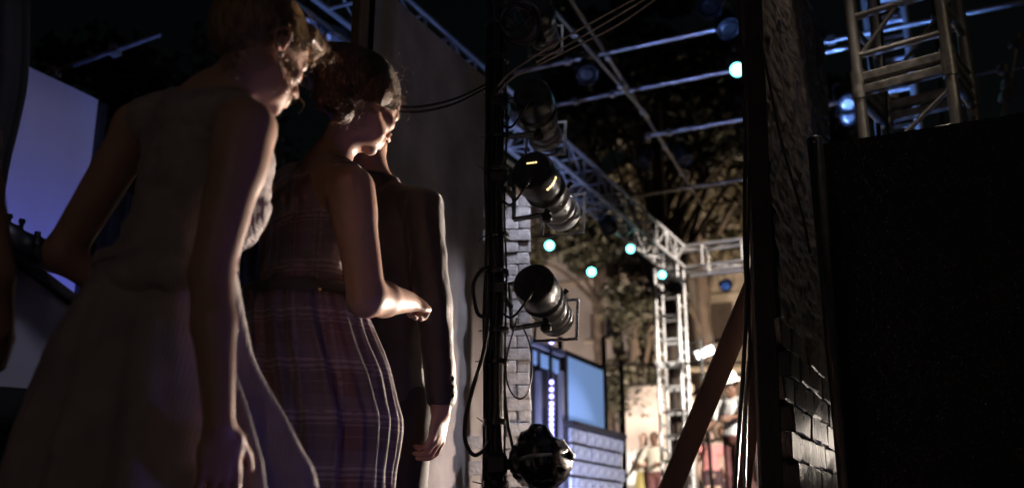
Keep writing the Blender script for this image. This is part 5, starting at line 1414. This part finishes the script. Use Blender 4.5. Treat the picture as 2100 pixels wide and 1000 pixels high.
# ================================================================== players on the stage
def player(px, ptop, Y, yaw, label, skin, hair_m, top_m, bot, bot_m, right, left, sleeve=.5, pitch=0, extra=None, hat=None, longhair=False, floor=.8):
    tp = P(px, ptop, Y); Ht = tp.z - floor; k = Ht / 1.68; b = Vector((tp.x, tp.y, floor))
    fr = frame(yaw); r, f, u = fr; root = empty('person', b, label, 'person', 'players on the stage')
    L = lambda x, y, z: b + (r * x + f * y + u * z) * k
    hc = L(0, .02, 1.56); s = Sdf(b - Vector((.62, .62, .02)), b + Vector((.62, .62, Ht + .12)), .0085)
    head(s, hc, frame(yaw, pitch), 1.0 * k)
    s.cone(L(0, -.01, 1.36), L(0, .0, 1.48), .055 * k, .05 * k, .03); s.ell(L(0, 0, 1.24), (.155 * k, .10 * k, .17 * k), fr, .05); s.ell(L(0, 0, 1.04), (.13 * k, .095 * k, .14 * k), fr, .05); s.ell(L(0, 0, .9), (.155 * k, .115 * k, .12 * k), fr, .05)
    js = []
    for g, (e, w) in ((1, right), (-1, left)):
        sh = L(.175 * g, 0, 1.36); el = L(g * (.175 + e[0]), e[1], 1.36 + e[2]); wr = L(g * (.175 + w[0]), w[1], 1.36 + w[2]); js.append((sh, el, wr))
        s.cone(L(0, 0, 1.38), sh, .05 * k, .055 * k, .03); s.cone(sh, el, .05 * k, .038 * k, .02); s.cone(el, wr, .038 * k, .026 * k, .015)
        hand(s, wr, (wr - el) + f * .05, -r * g, f, 1.0 * k, .45)
    for g in (-1, 1):
        s.cone(L(.085 * g, 0, .86), L(.09 * g, .02, .47), .085 * k, .055 * k, .03); s.cone(L(.09 * g, .02, .47), L(.09 * g, 0, .08), .055 * k, .036 * k, .02); s.cone(L(.09 * g, 0, .05), L(.10 * g, .15, .03), .036 * k, .027 * k, .02)
    v, q = s.mesh(2); obj_np('body', v, q, skin, root)
    # top
    s = Sdf(b + Vector((-.6, -.6, .6 * k)), b + Vector((.6, .6, 1.62 * k)), .012)
    s.ell(L(0, 0, 1.24), (.172 * k, .118 * k, .175 * k), fr, .05); s.ell(L(0, 0, 1.06), (.15 * k, .115 * k, .15 * k), fr, .05); s.ell(L(0, 0, .95), (.17 * k, .13 * k, .09 * k), fr, .04)
    for sh, el, wr in js:
        s.cone(L(0, 0, 1.36), sh, .058 * k, .066 * k, .03)
        if sleeve <= 1: s.cone(sh, sh.lerp(el, max(.15, sleeve)), .064 * k, .062 * k, .02)
        else: s.cone(sh, el, .064 * k, .055 * k, .02); s.cone(el, el.lerp(wr, min(.85, sleeve - 1)), .055 * k, .045 * k, .02)
    v, q = s.mesh(2); v = wrinkle(v, q, .012, (11, 11, 9), px * .1); obj_np('top', v, q, top_m, root)
    if bot == 'skirt':
        rg = [(L(0, 0, .98), .145 * k, .12 * k), (L(0, 0, .86), .19 * k, .15 * k), (L(0, 0, .6), .23 * k, .2 * k), (L(0, 0, .3), .27 * k, .25 * k), (L(0, 0, .1), .30 * k, .28 * k)]
        v, q, _ = loft(rg, 90, folds=((7, .5), (11, .5), (17, .3)), amp=lambda t: .07 * t, seed=int(px), e1=r, e2=f); obj_np('skirt', v, q, bot_m, root)
    else:
        end = .62 if bot == 'shorts' else .07
        s = Sdf(b + Vector((-.3, -.3, 0)), b + Vector((.3, .3, 1.05 * k)), .012); s.ell(L(0, 0, .92), (.168 * k, .13 * k, .09 * k), fr, .04)
        for g in (-1, 1):
            if bot == 'shorts': s.cone(L(.085 * g, 0, .86), L(.092 * g, .01, .70), .096 * k, .09 * k, .03)
            else: s.cone(L(.085 * g, 0, .86), L(.09 * g, .02, .47), .096 * k, .075 * k, .03); s.cone(L(.09 * g, .02, .47), L(.09 * g, 0, .12), .075 * k, .066 * k, .02)
        s.below(b.z + (end - .02) * k if bot != 'shorts' else b.z + .66 * k); v, q = s.mesh(2); v = wrinkle(v, q, .01, (10, 10, 8), px * .2); obj_np('shorts' if bot == 'shorts' else 'trousers', v, q, bot_m, root)
    hf = frame(yaw, pitch); s = Sdf(hc - Vector((.3,) * 3), hc + Vector((.3,) * 3), .0095)
    s.ell(hc + (hf[1] * -.025 + hf[2] * .045) * k, (.084 * k, .102 * k, .09 * k), hf, .02)
    if longhair: s.ell(hc + (hf[1] * -.05 - hf[2] * .06) * k, (.082 * k, .055 * k, .13 * k), hf, .03)
    s.ell(hc + (hf[1] * .115 - hf[2] * .03) * k, (.09 * k, .055 * k, .09 * k), hf, .01, True)
    v, q = s.mesh(2); v = wrinkle(v, q, .008, (40, 40, 40), px); obj_np('hair', v, q, hair_m, root)
    if hat:
        t_ = hc + hf[2] * .06 * k; MB().lathe(t_, hf[2], [(0, .23 * k), (.006, .235 * k), (.02, .12 * k), (.04, .11 * k), (.11, .098 * k), (.13, .07 * k), (.135, .01)], 26).build('hat', hat, root)
    if extra == 'vest':
        s = Sdf(b + Vector((-.3, -.3, .8 * k)), b + Vector((.3, .3, 1.5 * k)), .012); s.ell(L(0, -.012, 1.24), (.182 * k, .122 * k, .18 * k), fr, .05); s.ell(L(0, -.012, 1.05), (.165 * k, .122 * k, .17 * k), fr, .05); s.ell(L(0, .15, 1.2), (.045 * k, .1 * k, .4 * k), fr, .01, True)
        v, q = s.mesh(2); obj_np('vest', v, q, M['cloth_yellow'], root)
    return root
dn = ((.03, .0, -.27), (.05, .06, -.50))
player(1319, 889, 19.4, 205, 'player in a cream top and long yellow skirt, embraced at left', M['skin_pale'], M['hair2'], M['cloth_cream'], 'skirt', M['cloth_yellow'], ((.02, .1, -.24), (-.12, .25, -.25)), ((.04, .02, -.26), (-.08, .2, -.28)), .2, longhair=True)
player(1341, 886, 19.1, 200, 'player in a white shirt and maroon trousers embracing the yellow skirt', M['skin_dark'], M['hair3'], M['cloth_cream'], 'trousers', M['cloth_maroon'], ((.10, .06, -.22), (.12, .25, -.36)), ((.05, .05, -.26), (-.06, .22, -.30)), 1.4)
player(1455, 882, 19.2, 186, 'player in a pink top and dark shorts facing us', M['skin_pale'], M['hair3'], M['cloth_pink'], 'shorts', M['cloth_dark'], ((.05, -.01, -.26), (.06, .04, -.50)), ((.05, .0, -.26), (.07, .05, -.49)), .35, longhair=True)
player(1480, 874, 20.6, 196, 'player in a yellow vest half hidden behind the pink top', M['skin_dark'], M['hair3'], M['cloth_cream'], 'trousers', M['cloth_dark'], dn, dn, 1.6, extra='vest')
player(1500, 772, 13.0, 235, 'player in a white shirt, wide white hat and maroon trousers behind the braces', M['skin_dark'], M['hair3'], M['cloth_white'], 'trousers', M['cloth_maroon'], ((.10, .08, -.22), (.20, .25, -.40)), ((.12, .10, -.18), (.10, .36, -.24)), .75, pitch=18, hat=M['cloth_white'])
player(1553, 838, 13.6, 215, 'player in a long mauve dress and white headscarf beside the black post', M['skin_pale'], M['cloth_white'], M['cloth_mauve'], 'skirt', M['cloth_mauve'], dn, dn, 1.6, longhair=True)
